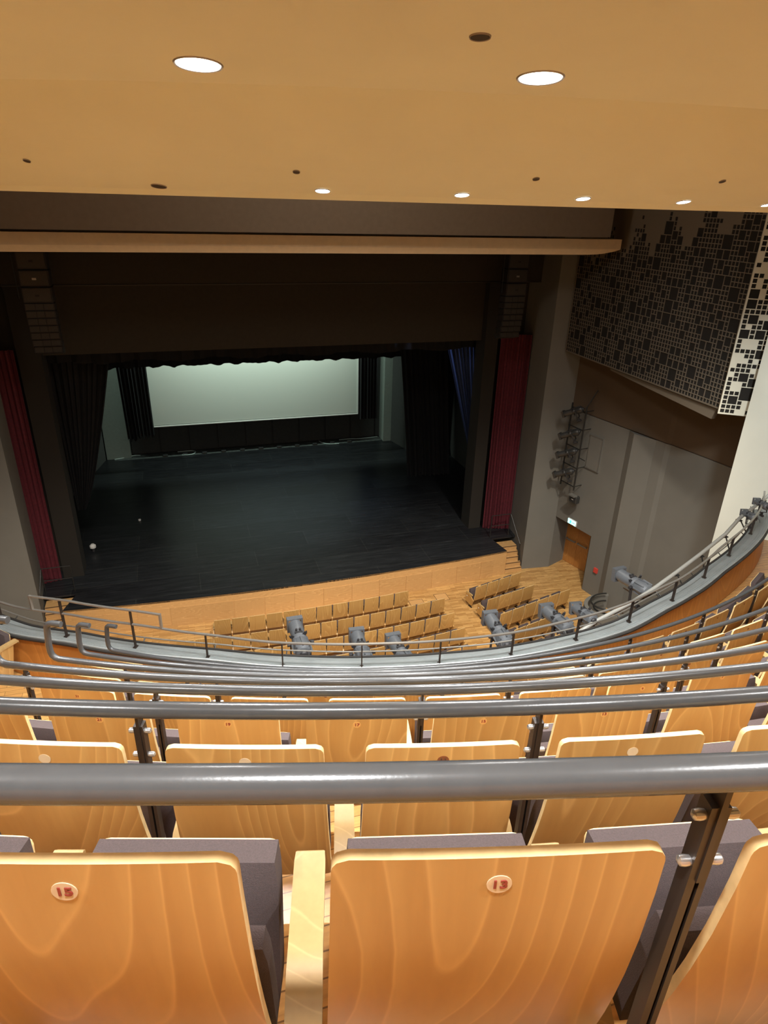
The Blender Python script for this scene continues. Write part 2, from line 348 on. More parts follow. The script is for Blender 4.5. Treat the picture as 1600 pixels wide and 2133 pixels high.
# raised lower panels with joints on the stage front
x = -4.1; k = 0
while x < 10.6:
    x2 = min(x + 1.02, 10.75)
    mb = MB(); yy = [stage_edge(x+.006), stage_edge(x2-.006)]
    a, b_ = (x+.012, yy[0]-.018), (x2-.012, yy[1]-.018)
    mb.add([(a[0], a[1], ZF), (b_[0], b_[1], ZF), (b_[0], b_[1], ZF+.72), (a[0], a[1], ZF+.72), (a[0], a[1]+.03, ZF), (b_[0], b_[1]+.03, ZF), (b_[0], b_[1]+.03, ZF+.72), (a[0], a[1]+.03, ZF+.72)],
           [(0,1,2,3),(3,2,6,7),(0,3,7,4),(1,5,6,2),(4,7,6,5)])
    names = ['first','second','third','fourth','fifth','sixth','seventh','eighth','ninth','tenth','eleventh','twelfth','thirteenth','fourteenth','fifteenth']
    tag(mb.build('stage_front_panel', M['stage_wood']), f'{names[k]} wood veneer panel from the left along the stage front', 'panel', 'veneer panels of the stage front')
    x = x2; k += 1

# proscenium side pillars (right and mirrored left)
def pillar(name, pts, flip, label):
    mb = MB(); mb.prism(pts, ZF, 3.0); struct(mb.build(name, M['wall_grey']), label)
pillar('wall_pillar_right', [(12.09,19.59),(13.24,19.48),(13.24,19.9),(14.6,21.4),(14.6,22.6),(12.35,22.6),(12.3,21.4)], 0, 'grey pillar right of the stage')
pillar('wall_pillar_left', [(-4.85,19.55),(-5.02,21.4),(-5.9,21.6),(-5.9,22.6),(-7.6,22.6),(-7.6,19.9),(-5.97,19.44)], 1, 'grey pillar left of the stage')
mb = MB(); mb.prism([(13.24,19.48),(14.05,19.83),(14.11,19.83),(14.6,21.5),(13.3,21.5)], ZF, -10.60); struct(mb.build('wall_recess', M['wall_grey']), 'grey return wall beside the double door')
# side walls: lower grey, upper brown, door opening beneath z=-10.68
SW = [(13.22,19.56),(13.6,17.66),(14.03,15.5),(14.10,15.35),(14.45,13.4),(14.73,12.0)]
def wall_strip(mb, pts, z0, z1, th=.35, mi=0):
    for (a, b_) in zip(pts, pts[1:]):
        d = Vector((b_[0]-a[0], b_[1]-a[1], 0)).normalized(); nn = Vector((-d.y, d.x, 0))*th
        mb.add([(a[0],a[1],z0),(b_[0],b_[1],z0),(b_[0],b_[1],z1),(a[0],a[1],z1),(a[0]+nn.x,a[1]+nn.y,z0),(b_[0]+nn.x,b_[1]+nn.y,z0),(b_[0]+nn.x,b_[1]+nn.y,z1),(a[0]+nn.x,a[1]+nn.y,z1)],
               [(0,1,2,3),(5,4,7,6),(3,2,6,7),(4,5,1,0),(0,3,7,4),(1,5,6,2)], mi)
mb = MB(); wall_strip(mb, SW[:2], -10.68, -6.46); wall_strip(mb, SW[1:], ZF, -6.46)
# fold bulging slightly out of the wall
mb.prism([(13.75,16.9),(13.66,16.55),(13.95,15.85),(14.2,15.9)], ZF, -6.46)
mb.add([(13.6,17.66,ZF),(14.39,18.72,ZF),(14.39,18.72,-10.68),(13.6,17.66,-10.68),(13.22,19.56,-10.68),(14.2,19.9,-10.68)], [(0,3,2,1),(3,4,5,2)])
struct(mb.build('wall_right', M['wall_grey']), 'grey lower side wall right of the stalls')
mb = MB(); wall_strip(mb, SW, -6.43, 3.0); struct(mb.build('wall_right_upper', M['wall_brown']), 'brown upper side wall')
mb = MB(); mb.box((12.70,12.35,-4.36),(14.9,19.42,3.0)); struct(mb.build('wall_right_upper', M['wall_brown']), 'brown wall box carrying the large perforated panel')
mb = MB(); wall_strip(mb, [(a+.03, b_) for a, b_ in SW], -6.462, -6.428, .3); struct(mb.build('trim_2', M['seam']), 'dark joint between lower and upper side wall')
mb = MB(); wall_strip(mb, [(-7.6,12.0),(-5.97,19.5)], ZF, 3.0); struct(mb.build('wall_left', M['wall_grey']), 'left side wall of the stalls')
# pale wall beside the balcony, right
mb = MB(); mb.prism([(12.84,11.8),(13.10,9.4),(13.75,3.0),(14.6,-4),(15.4,-4),(15.0,11.8)], -9.5, 3.0); struct(mb.build('wall_balcony_right', M['white_wall']), 'pale plaster wall beside the balcony')
mb = MB(); mb.prism([(-7.6,12.0),(-9.0,12.0),(-9.0,-4),(-8.0,-4)], ZF, 3.0); struct(mb.build('wall_balcony_left', M['wall_grey']))
# hall ceiling
mb = MB(); mb.prism([(-9,4),(17,4),(17,22.6),(-9,22.6)], 3.0, 3.3); struct(mb.build('ceiling_hall', M['bulkhead']), 'dark ceiling above the stalls')

# double door in the recess
dA, dB = Vector((14.09,19.82,0)), Vector((14.39,18.72,0)); dd = (dB-dA).normalized(); W = (dB-dA).length
rot = math.atan2(dd.y, dd.x)
door = empty('door_1', (dA.x, dA.y, ZF), rot); door['kind'] = 'structure'; door['label'] = 'double wooden door with push bars in the wall recess'
for k in range(2):
    mb = MB(); mb.rbox((k*W/2+.004, 0.0, 0.01), ((k+1)*W/2-.004, .06, 2.25), .006, ax=1); lf = mb.build('door_leaf', M['doorwood'], door)
    mb = MB(); mb.rbox((k*W/2+.05, -.09, 1.02), ((k+1)*W/2-.05, -.05, 1.08), .012, ax=0)
    mb.box((k*W/2+.06, -.06, 1.02), (k*W/2+.1, .0, 1.08)); mb.box(((k+1)*W/2-.1, -.06, 1.02), ((k+1)*W/2-.06, 0, 1.08)); mb.build('push_bar', M['thinrail'], lf)
mb = MB(); mb.box((-.06,-.005,0),(0,.09,2.3)); mb.box((W,-.005,0),(W+.06,.09,2.3)); mb.box((-.06,-.005,2.26),(W+.06,.09,2.32)); mb.build('door_frame', M['doorwood'], door)

# black portal around the stage
mb = MB(); mb.box((10.62,21.55,ZS),(11.12,22.3,-1.2)); mb.box((11.1,22.1,ZS),(13,22.6,-1.2)); struct(mb.build('wall_portal_right', M['black']), 'black portal side right of the stage')
mb = MB(); mb.box((-4.42,21.55,ZS),(-3.78,22.3,-1.2)); mb.box((-6.2,22.1,ZS),(-4.4,22.6,-1.2)); struct(mb.build('wall_portal_left', M['black']), 'black portal side left of the stage')
mb = MB(); mb.box((-6.2,21.9,-4.44),(13,22.3,2.9)); struct(mb.build('wall_portal_header', M['valance']), 'black portal header above the stage')
mb = MB(); mb.box((-5.0,20.98,-2.34),(12.28,21.5,2.9)); struct(mb.build('wall_portal_bulkhead', M['valance']), 'black upper portal step above the stage')
mb = MB(); mb.box((-5.0,20.96,-2.36),(12.26,20.99,-2.33)); struct(mb.build('trim_3', M['grille']), 'thin edge strip on the portal header')
# bulkhead and tan beam
mb = MB(); mb.box((-6.8,16.5,-.715),(11.58,16.75,3.0)); struct(mb.build('wall_bulkhead', M['bulkhead']), 'dark brown ceiling bulkhead above the stage')
mb = MB()
prof = [(17.2,-.797),(17.2,-1.06),(17.31,-1.213),(17.65,-1.213),(17.65,-.797)]
xs = [-6.5, 11.5, 11.77, 12.04, 12.31, 12.47]; zs_ = [0, 0, .01, .04, .09, .13]
vs = []
for xx, dz in zip(xs, zs_): vs += [(xx, y, z + (dz*.9 if z < -1.2 else 0)) for y, z in prof]
fs = [(4,3,2,1,0), tuple(25+i for i in range(5))]
for i in range(5):
    for j in range(5): fs.append((i*5+j, i*5+(j+1) % 5, (i+1)*5+(j+1) % 5, (i+1)*5+j))
mb.add(vs, fs); tag(mb.build('ceiling_beam', M['beam']), 'long tan beam with a bevelled lower edge across the stage opening', 'beam')

# stage house
mb = MB(); mb.box((-8.5,33.5,ZS),(16,33.8,2.0)); struct(mb.build('wall_back', M['stage_grey']), 'dark grey rear wall of the stage')
for k in range(10):
    mb = MB(); xa = -2.6 + k*1.42; mb.box((xa+.03,33.40,ZS+.06),(xa+1.36,33.5,-7.0)); tag(mb.build('rear_wall_panel', M['stage_grey']), f'{names[k]} dark grey panel on the rear stage wall counted from the left', 'panel', 'dark panels of the rear stage wall')
mb = MB(); mb.box((10.95,24.0,ZS),(11.5,33.5,1)); 
struct(MB().build('trim_9', M['black'])) if False else None
mb = MB(); mb.prism([(13.2,22.6),(13.2,33.5),(13.6,33.5),(13.6,22.6)], ZS, 2); struct(mb.build('wall_stage_right', M['stage_grey']), 'right wing wall of the stage')
mb = MB(); mb.prism([(-8.4,22.6),(-8.4,33.5),(-8.0,33.5),(-8.0,22.6)], ZS, 2); struct(mb.build('wall_stage_left', M['stage_grey']), 'left wing wall of the stage')
mb = MB(); mb.box((-8.5,22.3,1.9),(16,33.6,2.1)); struct(mb.build('ceiling_stage', M['black']))
mb = MB(); mb.box((10.42,32.6,ZS),(11.0,33.4,-2)); struct(mb.build('wall_stage_pier', M['stage_pale']), 'pale pier at the right rear corner of the stage')
mb = MB(); mb.prism([(10.85,32.6),(11.0,32.6),(11.65,29.9),(11.5,29.9)], ZS, -2); struct(mb.build('wall_stage_return', M['stage_grey']), 'grey angled return wall at the right rear of the stage')
mb = MB(); mb.box((-3.75,33.0,ZS),(-2.62,33.42,-5)); struct(mb.build('wall_stage_pier_left', M['stage_pale']), 'pale pier at the left rear corner of the stage')
mb = MB(); mb.prism([(-3.8,33.0),(-3.95,33.0),(-5.2,28.2),(-5.0,28.2)], ZS, -2); struct(mb.build('wall_stage_return_left', M['stage_grey']), 'grey angled return wall at the left rear of the stage')
mb = MB(); mb.box((-3.4,32.75,ZS),(10.7,33.38,ZS+.012)); struct(mb.build('trim_4', plain('mottled_stage_floor_strip', (0.07, 0.08, 0.078), .8, noise=.4, nscale=6)), 'mottled pale strip of floor along the rear stage wall')  # strip in a paler, mottled grey than the stage boards

# ================================================================ PERFORATED PANELS
def lattice(name, origin, du, nu, nz, unit, label, mat, seed, ragged, rim=False, bar=.020, density=(.03,.15)):
    """board pierced by square holes, one, two or three units wide. du: direction of u; z up"""
    rnd = random.Random(seed); root = empty(name, (0,0,0), 0, label, 'acoustic panel')
    du = Vector((du[0], du[1], 0)).normalized(); nrm = Vector((du.y, -du.x, 0))
    if nrm.dot(Vector((-origin[0], -origin[1], 0))) < 0: nrm = -nrm
    O = Vector(origin); occ = [[0]*nz for _ in range(nu)]; cells = []
    for j in range(nz):
        for i in range(nu):
            if occ[i][j]: continue
            r = rnd.random(); s_ = 3 if r < density[0] else (2 if r < density[0]+density[1] else 1)
            while s_ > 1 and (i+s_ > nu or j+s_ > nz or any(occ[i+a][j+b_] for a in range(s_) for b_ in range(s_))): s_ -= 1
            for a in range(s_):
                for b_ in range(s_): occ[i+a][j+b_] = 1
            cells.append((i, j, s_))
    P = lambda u, z, d: O + du*u*unit + Vector((0,0,z*unit)) - nrm*d
    mb = MB(); hb = bar/unit/2; D = .016
    for i, j, s_ in cells:
        keep = ragged(i + s_/2, j + s_/2, rnd, s_)
        a, b_, c, d = i, i+s_, j, j+s_
        if not keep: mb.add([P(a,c,0),P(b_,c,0),P(b_,d,0),P(a,d,0)], [(0,1,2,3)]); continue
        o4 = [P(a,c,0),P(b_,c,0),P(b_,d,0),P(a,d,0)]; q = [P(a+hb,c+hb,0),P(b_-hb,c+hb,0),P(b_-hb,d-hb,0),P(a+hb,d-hb,0)]
        r4 = [P(a+hb,c+hb,D),P(b_-hb,c+hb,D),P(b_-hb,d-hb,D),P(a+hb,d-hb,D)]
        mb.add(o4+q+r4, [(0,1,5,4),(1,2,6,5),(2,3,7,6),(3,0,4,7),(4,5,9,8),(5,6,10,9),(6,7,11,10),(7,4,8,11)])
    # rim
    for (a, b_, c, d) in ((0,nu,-.25,0),(0,nu,nz,nz+.25),(-.25,0,-.25,nz+.25),(nu,nu+.25,-.25,nz+.25)):
        vs = [P(a,c,0),P(b_,c,0),P(b_,d,0),P(a,d,0),P(a,c,D+.03),P(b_,c,D+.03),P(b_,d,D+.03),P(a,d,D+.03)]
        mb.add(vs, [(0,1,2,3),(4,7,6,5),(0,4,5,1),(1,5,6,2),(2,6,7,3),(3,7,4,0)])
    mb.build('lattice', mat, root)
    mb = MB(); vs = [P(0,0,D+.001),P(nu,0,D+.001),P(nu,nz,D+.001),P(0,nz,D+.001),P(0,0,D+.02),P(nu,0,D+.02),P(nu,nz,D+.02),P(0,nz,D+.02)]
    mb.add(vs, [(0,1,2,3),(4,7,6,5),(0,4,5,1),(1,5,6,2),(2,6,7,3),(3,7,4,0)]); mb.build('backing', M['cavity'], root)
    return root
NU = 64
def rag_main(i, j, rnd, s_):
    f = i/NU   # 0 at the stage end
    top = 28 + 13*f + 5*math.sin(i*0.55) * (0.4 + 0.6*f)
    if j < top - 4: return True
    if s_ > 1: return j < top - 1
    return rnd.random() < max(0.0, 1 - (j - top + 4)/7.0) ** 1.4
lattice('perforated_panel', (12.6, 19.44, -4.365), (0,-1), NU, 45, .111, 'large dark perforated panel of square holes on the brown side wall', M['lattice'], 3, rag_main)
def rag_strip(i, j, rnd, s_):
    return rnd.random() < (.80 if j < 30 else .55)
lattice('perforated_panel', (12.53, 12.32, -4.44), (.825,-.565), 6, 45, .111, 'narrow pale perforated panel beside the pale plaster wall', M['lattice_pale'], 11, rag_strip, density=(.05,.12))
# board standing in for the light patch on the wall below the panel
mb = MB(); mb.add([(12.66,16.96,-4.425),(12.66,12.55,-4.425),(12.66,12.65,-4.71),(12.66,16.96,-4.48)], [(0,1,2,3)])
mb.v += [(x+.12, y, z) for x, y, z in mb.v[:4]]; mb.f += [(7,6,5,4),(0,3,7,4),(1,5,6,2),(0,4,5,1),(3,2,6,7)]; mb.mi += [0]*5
tag(mb.build('light_patch_board', M['lattice']), 'brown board standing in for a patch of light below the large perforated panel', 'board')

# ================================================================ BALCONY CEILING
mb = MB()
for (a, za), (b_, zb) in [((20.0,1.65),(14.0,.83)), ((14.0,.83),(10.9,.475))]:
    arc_sheet(mb, a, za, b_, zb, -62, 52, 60, flip=True)
arc_sheet(mb, 10.9, .475, 10.88, .78, -62, 52, 60, flip=True); arc_sheet(mb, 10.88, .78, 10.35, .60, -62, 52, 60, flip=True)
for i in range(10): arc_sheet(mb, 10.35-.12*i, ceil_z(10.35-.12*i), 10.35-.12*(i+1), ceil_z(10.35-.12*(i+1)), -62, 52, 60, flip=True)
arc_sheet(mb, 9.15, .04, 9.07, .0, -62, 52, 60, flip=True)
arc_sheet(mb, 9.07, 0.0, 9.07, 2.95, -62, 52, 60, flip=True)
struct(mb.build('ceiling', M['ceiling'], smooth=7), 'tan folded plaster ceiling over the balcony')
def slope_rot(R, th):
    e = .05; dz = (ceil_z(R+e) - ceil_z(R-e))/(2*e); return (math.atan(-dz), 0, math.radians(th))
def downlight(R, th, rad, label, lit=True, group=None):
    z = ceil_z(R); o = empty('downlight' if lit else 'unlit_downlight', pol(R, th, z), 0, label, 'downlight', group); o.rotation_euler = slope_rot(R, th)
    mb = MB(); N = 28
    ring = []
    for r_, zz in ((rad*1.0, -.001), (rad*1.09, -.006), (rad*1.14, 0.0)):
        ring += [(r_*math.cos(2*math.pi*k/N), r_*math.sin(2*math.pi*k/N), zz) for k in range(N)]
    mb.add(ring, [(j*N+k, j*N+(k+1) % N, (j+1)*N+(k+1) % N, (j+1)*N+k) for j in range(2) for k in range(N)]); mb.build('trim_ring', M['trimring'], o, smooth=True)
    mb = MB(); mb.add([(rad*math.cos(2*math.pi*k/N), rad*math.sin(2*math.pi*k/N), -.004) for k in range(N)] + [(0,0,-.004)], [(k, N, (k+1) % N) for k in range(N)])
    mb.build('lens' if lit else 'recess', M['bulb'] if lit else M['hole'], o)
    return o
for i, th in enumerate(NEAR_TH):
    lab = {2: 'bright round downlight in the ceiling, upper left, nearest to the camera', 3: 'bright round downlight in the ceiling, upper right'}.get(i, f'round ceiling downlight of the near row, {names[i]} from the left')
    downlight(11.17, th, .092, lab, True, 'downlights of the near ceiling row')
for i, th in enumerate(FAR_TH):
    downlight(9.24, th, .050, f'small lit downlight along the lower ceiling edge, {names[i]} from the left', i != 1, 'downlights along the ceiling edge')
downlight(11.61, -12.64, .036, 'small unlit downlight near the top of the ceiling', False)
for i, (th) in enumerate((-28.2, -17.2, -7.4, 1.2)):
    downlight((9.63, 9.57, 9.58, 9.65)[i], th, .022, f'tiny unlit ceiling recess above the ceiling edge, {names[i]} from the left', False, 'tiny ceiling recesses')

# ================================================================ BALCONY STEPS AND PARAPET
NR = 7
def Rb(k): return 13.95 - .8*(k-1)
def Zt(k): return -.74 - .62*(k-1)
HB = 1.17
def Zfl(k): return Zt(k) - HB
TL, TR = -5.0, 5.6     # arc length limits of the seat blocks
for k in range(-2, NR+1):
    mb = MB(); R0 = Rb(k) + .13; R1 = (Rb(k+1) + .13) if k < NR else 8.62
    z = Zfl(k)
    arc_profile(mb, [(R0+.02, z), (R0+.02, z-.3), (R1, z-.3), (R1, z)] if k < NR else [(R0+.02, z), (R0+.02, z-.3), (R1, z-.3), (R1, z)], -58, 50 if k < NR else 46, 54, mis=None)
    # riser face at the stage side of the row above
    o = mb.build('floor', M['tread']); struct(o, 'stepped parquet floor of the balcony')
    mb = MB(); arc_profile(mb, [(R0+.001, z), (R0+.001, z+.60), (R0+.03, z+.60), (R0+.03, z)], -58, 50, 54)
    struct(mb.build('trim_%d' % (12+k), M['parapet']), 'wooden riser between two balcony rows')
# parapet and metal ledge
mb = MB(); arc_profile(mb, [(9.95, Zfl(7)-.002), (9.95, Zfl(7)-.2), (9.30, Zfl(7)-.2), (9.30, Zfl(7)-.002)], -50, 44, 54, fn=ppol); struct(mb.build('floor', M['tread']), 'front aisle floor along the parapet')
mb = MB(); arc_profile(mb, [(9.45,-5.045),(9.49,-5.62),(9.40,-5.62),(9.25,-5.62),(9.22,-6.6),(9.18,-6.6),(9.20,-5.09)], -50, 44, 60, fn=ppol); struct(mb.build('wall_parapet', M['parapet']), 'orange wood parapet at the balcony front')
led = empty('balcony_ledge', (0,0,0), 0, 'grey metal ledge capping the curved balcony parapet', 'ledge')
mb = MB()
zl = lambda R: -5.0 - (9.46-R)*.27
pr = [(9.47,-5.045),(9.47,-5.006),(9.46,-5.0)]
for g in (9.42, 9.385, 9.29): pr += [(g+.006,zl(g)),(g+.004,zl(g)-.007),(g-.004,zl(g)-.007),(g-.006,zl(g))]
pr += [(9.205,zl(9.205)),(9.20,-5.075),(9.20,-5.12)]
arc_profile(mb, pr, -50, 44, 120, fn=ppol); mb.build('ledge_cap', M['ledge'], led)
mb = MB(); arc_profile(mb, [(9.50,-5.05),(9.50,-5.025),(9.47,-5.025),(9.47,-5.05)], -50, 44, 120, fn=ppol); mb.build('edge_seal', M['ledge_dark'], led)
mb = MB(); arc_profile(mb, [(9.20,-5.055),(9.20,-5.12),(9.175,-5.12),(9.175,-5.055)], -50, 44, 120, fn=ppol); mb.build('outer_lip', M['ledge_dark'], led)
# thin handrail above the ledge
hr = empty('balcony_handrail', (0,0,0), 0, 'thin grey handrail on flat posts above the balcony ledge', 'handrail')
def flat_arc(off, z, t0, t1, w_, h_, n):
    mb = MB(); arc_profile(mb, [(off-w_/2, z-h_/2), (off-w_/2, z+h_/2), (off+w_/2, z+h_/2), (off+w_/2, z-h_/2)], t0, t1, n, fn=hpol); return mb
flat_arc(0, -4.68, -50, 44, .03, .016, 120).build('top_rail', M['thinrail'], hr)
mb = MB(); mb.tube([ppol(9.13, -50+94*i/120, -5.03) for i in range(121)], .010, 8); mb.build('lower_rail', M['thinrail'], hr, smooth=True)
POST_TH = (-41, -35.2, -29.4, -23.6, -17.9, -12.2, -6.5, -.9, 4.9, 10.6, 16.5, 22.7, 29.0, 35.8, 42.5)
for i, th in enumerate(POST_TH):
    q = hpol(0, th, 0); mb = MB(); T = Matrix.Translation((q.x, q.y, -5.02)) @ Matrix.Rotation(math.radians(th), 4, 'Z')
    top = .33 if i not in (1, 2) else .53
    mb.box((-.006,-.018,0),(.006,.018,top), mat=T); mb.box((-.02,-.03,.0),(.02,.03,.012), mat=T)
    mb.build('post', M['bronze'], hr)
    mb = MB(); mb.tube([ppol(9.20, th, -5.08), ppol(9.13, th, -5.03)], .008, 6); mb.build('rail_bracket', M['steel'], hr)
gd = empty('guard_rail', (0,0,0), 0, 'raised guard rail above the ledge at the left aisle', 'guard rail')
flat_arc(0, -4.48, -37.6, -27.0, .03, .016, 16).build('top_rail', M['thinrail'], gd)
for th in (-37.6, -27.0):
    q = hpol(0, th, 0); mb = MB(); T = Matrix.Translation((q.x, q.y, -4.67)) @ Matrix.Rotation(math.radians(th), 4, 'Z'); mb.box((-.012,-.015,0),(.012,.015,.2), mat=T); mb.build('end_post', M['thinrail'], gd)

# lighting pipes outside the ledge
mb = MB(); mb.tube([ppol(8.98, t, -5.42) for t in [-46+2*i for i in range(38)]], .022, 10)
tag(mb.build('lighting_pipe', M['steel'], smooth=True), 'dark pipe carrying spotlights along the outside of the balcony', 'pipe')
wp = empty('lighting_pipe', (0,0,0), 0, 'thick pale grey pipe rising beside the balcony handrail on the right', 'pipe')
path = [(4.9,6.3,-5.34),(5.22,6.35,-5.22),(5.85,6.48,-5.12),(6.33,6.61,-5.03),(6.86,6.79,-4.93),(7.55,7.08,-4.86),(8.4,7.5,-4.84),(9.16,7.98,-4.86),(10.18,8.43,-4.76),(11.48,9.0,-4.5)]
mb = MB(); mb.tube(path, .030, 12); mb.build('tube', M['whitepipe'], wp, smooth=True)
for (x, y, z) in path[3:8]:
    th = math.degrees(math.atan2(x-PX, -(y-PY))); q = ppol(9.18, th, -5.08)
    mb = MB(); mb.tube([(x,y,z),(q.x,q.y,q.z)], .012, 6); mb.box((x-.04,y-.04,z-.045),(x+.04,y+.04,z-.03)); mb.build('bracket', M['steel'], wp)

# ================================================================ BALCONY RAILS BEHIND EACH ROW
RAILEND = {5: -26.46, 6: -28.54, 7: -31.14}
ordn = {1:'nearest', 2:'second nearest', 3:'third nearest', 4:'fourth nearest', 5:'third farthest', 6:'second farthest', 7:'farthest'}
POSTS = {1: (-17.5,-13.03,-8.5), 2: (-22.1,-17.38,-12.65,-7.9), 3: (-23.9,-18.7,-13.51,-8.48,-3.3), 4: (-24.3,-18.7,-10.3,-4.7,.9,6.5),
         5: (-23.7,-17.5,-11.3,-5.1,1.1,7.3,13.5,19.7), 6: (-23.3,-16.0,-9.2,-2.46,4.3,11.1,17.9,24.6), 7: (-24.6,-17.1,-9.7,-2.26,5.18,12.62,20.05,27.5)}
for k in range(1, NR+1):
    R = Rb(k); z = Zt(k) + .135; te = math.degrees(-(4.965 + {5:.05,6:.06,7:0}.get(k,.10))/R); tr = math.degrees(4.965/R)
    rl = empty('row_handrail', (0,0,0), 0, f'grey tubular handrail behind a balcony row, {ordn[k]} to the camera', 'handrail', 'curved handrails of the balcony rows')
    rad = .0225; rc_ = .07
    # end loop: up and back along the rail
    dth = lambda s: math.degrees(s/R)
    pts = []
    loop = [(.13,.255),(.035,.255)]
    for a in range(0, 5): t = math.radians(90*a/4); loop.append((-.035-.0 - .035*math.sin(t) + .035, .22+.035*math.cos(t)-.0))
    loop2 = [(.13,.30),(.06,.30)] + [(.06-.05*math.sin(math.radians(a)), .25+.05*math.cos(math.radians(a))) for a in (30,60,90)] + [(.01,.12)] + [(.01+.06-.06*math.cos(math.radians(a)), .06-.06*math.sin(math.radians(a))) for a in (0,30,60,90)]
    left = [pol(R - (.02 if dz > .2 else 0), te + dth(s), z + dz) for s, dz in loop2]
    right = [pol(R, tr - dth(s), z + dz) for s, dz in reversed(loop2)]
    mid = [pol(R, te + (tr-te)*i/90, z) for i in range(1, 90) if 0.12 < (te + (tr-te)*i/90 - te)*math.pi/180*R < 9.93-.12]
    mb = MB(); mb.tube(left + mid + right, rad, 20); mb.build('tube', M['rail'], rl, smooth=60)
    for th in POSTS[k]:
        T = Matrix.Translation(pol(R-.01, th, 0)) @ Matrix.Rotation(math.radians(th), 4, 'Z')
        zf = Zfl(k) ; zt = z - rad
        mb = MB(); mb.box((-.014,-.013,zf),(-.003,.013,zt-.035), mat=T); mb.box((.003,-.013,zf),(.012,.013,zt-.035), mat=T)
        mb.box((-.013,.006,zf),(.011,.0125,zt-.06), mat=T)
        mb.box((-.004,-.016,zt-.17),(.004,.016,zt+.004), mat=T)
        mb.box((-.03,-.03,zf),(.03,.03,zf+.01), mat=T)
        po = mb.build('post', M['bronze'], rl)
        for dz in (-.055, -.14):
            for sx in (-1, 1):
                mb = MB(); a = T @ Vector((sx*.010, -.004, zt+dz)); b_ = T @ Vector((sx*.022, -.004, zt+dz)); c = T @ Vector((sx*.028, -.004, zt+dz)); d = T @ Vector((sx*.031, -.004, zt+dz))
                mb.tube([a, b_, c, d], .009, 10, rr=[.0065,.0080,.007,.003]); mb.build('bolt', M['chrome'], po, smooth=True)

# ================================================================ SEATS
def shell_mesh(mb, H, zb, w_top, w_bot, yb, r=.022, th=.016, curve=.005, nx=10, ex=2.0):
    """curved plywood back: top at z=H,y=0; bottom at z=zb,y=yb (forward); mi 0 face, 1 edge"""
    levels = [0, .006, .014, .022, r, .09, .2, .3, .38, .45, .5, H-zb-.06, H-zb-r, H-zb-.012, H-zb-.004, H-zb]
    levels = sorted(set(round(l, 4) for l in levels if l <= H-zb)); rings_f, rings_b = [], []; L = H - zb
    for l in levels:
        W_ = (w_top + (w_bot-w_top)*l/L)/2; dd_ = min(l, L-l)
        hw = W_ if dd_ >= r else W_ - r + math.sqrt(max(0, r*r - (r-dd_)**2))
        z = H - l; y0 = yb*(l/L)**ex
        fr, bk = [], []
        for i in range(nx+1):
            x = hw*(2*i/nx-1); yc = y0 + curve*((2*x/w_bot)**2)
            bk.append((x, yc, z)); fr.append((x, yc+th, z + .0))
        rings_f.append(fr); rings_b.append(bk)
    nl = len(levels); N = nx+1
    vs = [v for r_ in rings_b for v in r_] + [v for r_ in rings_f for v in r_]; off = nl*N
    for i in range(nl-1):
        for j in range(nx):
            a = i*N+j
            mb.add([], [], 0)
    o = len(mb.v); mb.v += vs
    def F(f, mi): mb.f.append(tuple(o+i for i in f)); mb.mi.append(mi)
    for i in range(nl-1):
        for j in range(nx):
            a = i*N+j; F((a, a+N, a+N+1, a+1), 0); F((off+a, off+a+1, off+a+N+1, off+a+N), 0)
        a = i*N; F((a, off+a, off+a+N, a+N), 1); a = i*N+nx; F((a, a+N, off+a+N, off+a), 1)
    for j in range(nx):
        F((j, j+1, off+j+1, off+j), 1); a = (nl-1)*N+j; F((a, off+a, off+a+1, a+1), 1)
def cushion_mesh(mb, c0, c1, w_, t, bulge=.012, nx=8, nz=8, mi=0):
    """padded slab from point c0 (y,z) to c1 (y,z), thickness t on the left normal side"""
    d = Vector((0, c1[0]-c0[0], c1[1]-c0[1])); L = d.length; d.normalize(); nn = Vector((0, -d.z, d.y))
    N = nx+1; fr, bk = [], []
    for i in range(nz+1):
        v = i/nz
        for j in range(nx+1):
            u = 2*j/nx-1; ex = 1-abs(u)**6; ez = 1-abs(2*v-1)**8
            p = Vector((0, c0[0], c0[1])) + d*(L*v) + Vector((u*w_/2*(1-.03*(abs(2*v-1)**6)), 0, 0))
            bk.append(p); fr.append(p + nn*(t*(.72+.28*min(ex, ez)) + bulge*(1-u*u)*(1-(2*v-1)**2)))
    o = len(mb.v); mb.v += [tuple(p) for p in bk+fr]; off = len(bk)
    def F(f): mb.f.append(tuple(o+i for i in f)); mb.mi.append(mi)
    for i in range(nz):
        for j in range(nx):
            a = i*N+j; F((a, a+N, a+N+1, a+1)); F((off+a, off+a+1, off+a+N+1, off+a+N))
        a = i*N; F((a, off+a, off+a+N, a+N)); a += nx; F((a, a+N, off+a+N, off+a))
    for j in range(nx):
        F((j, j+1, off+j+1, off+j)); a = nz*N+j; F((a, off+a, off+a+1, a+1))
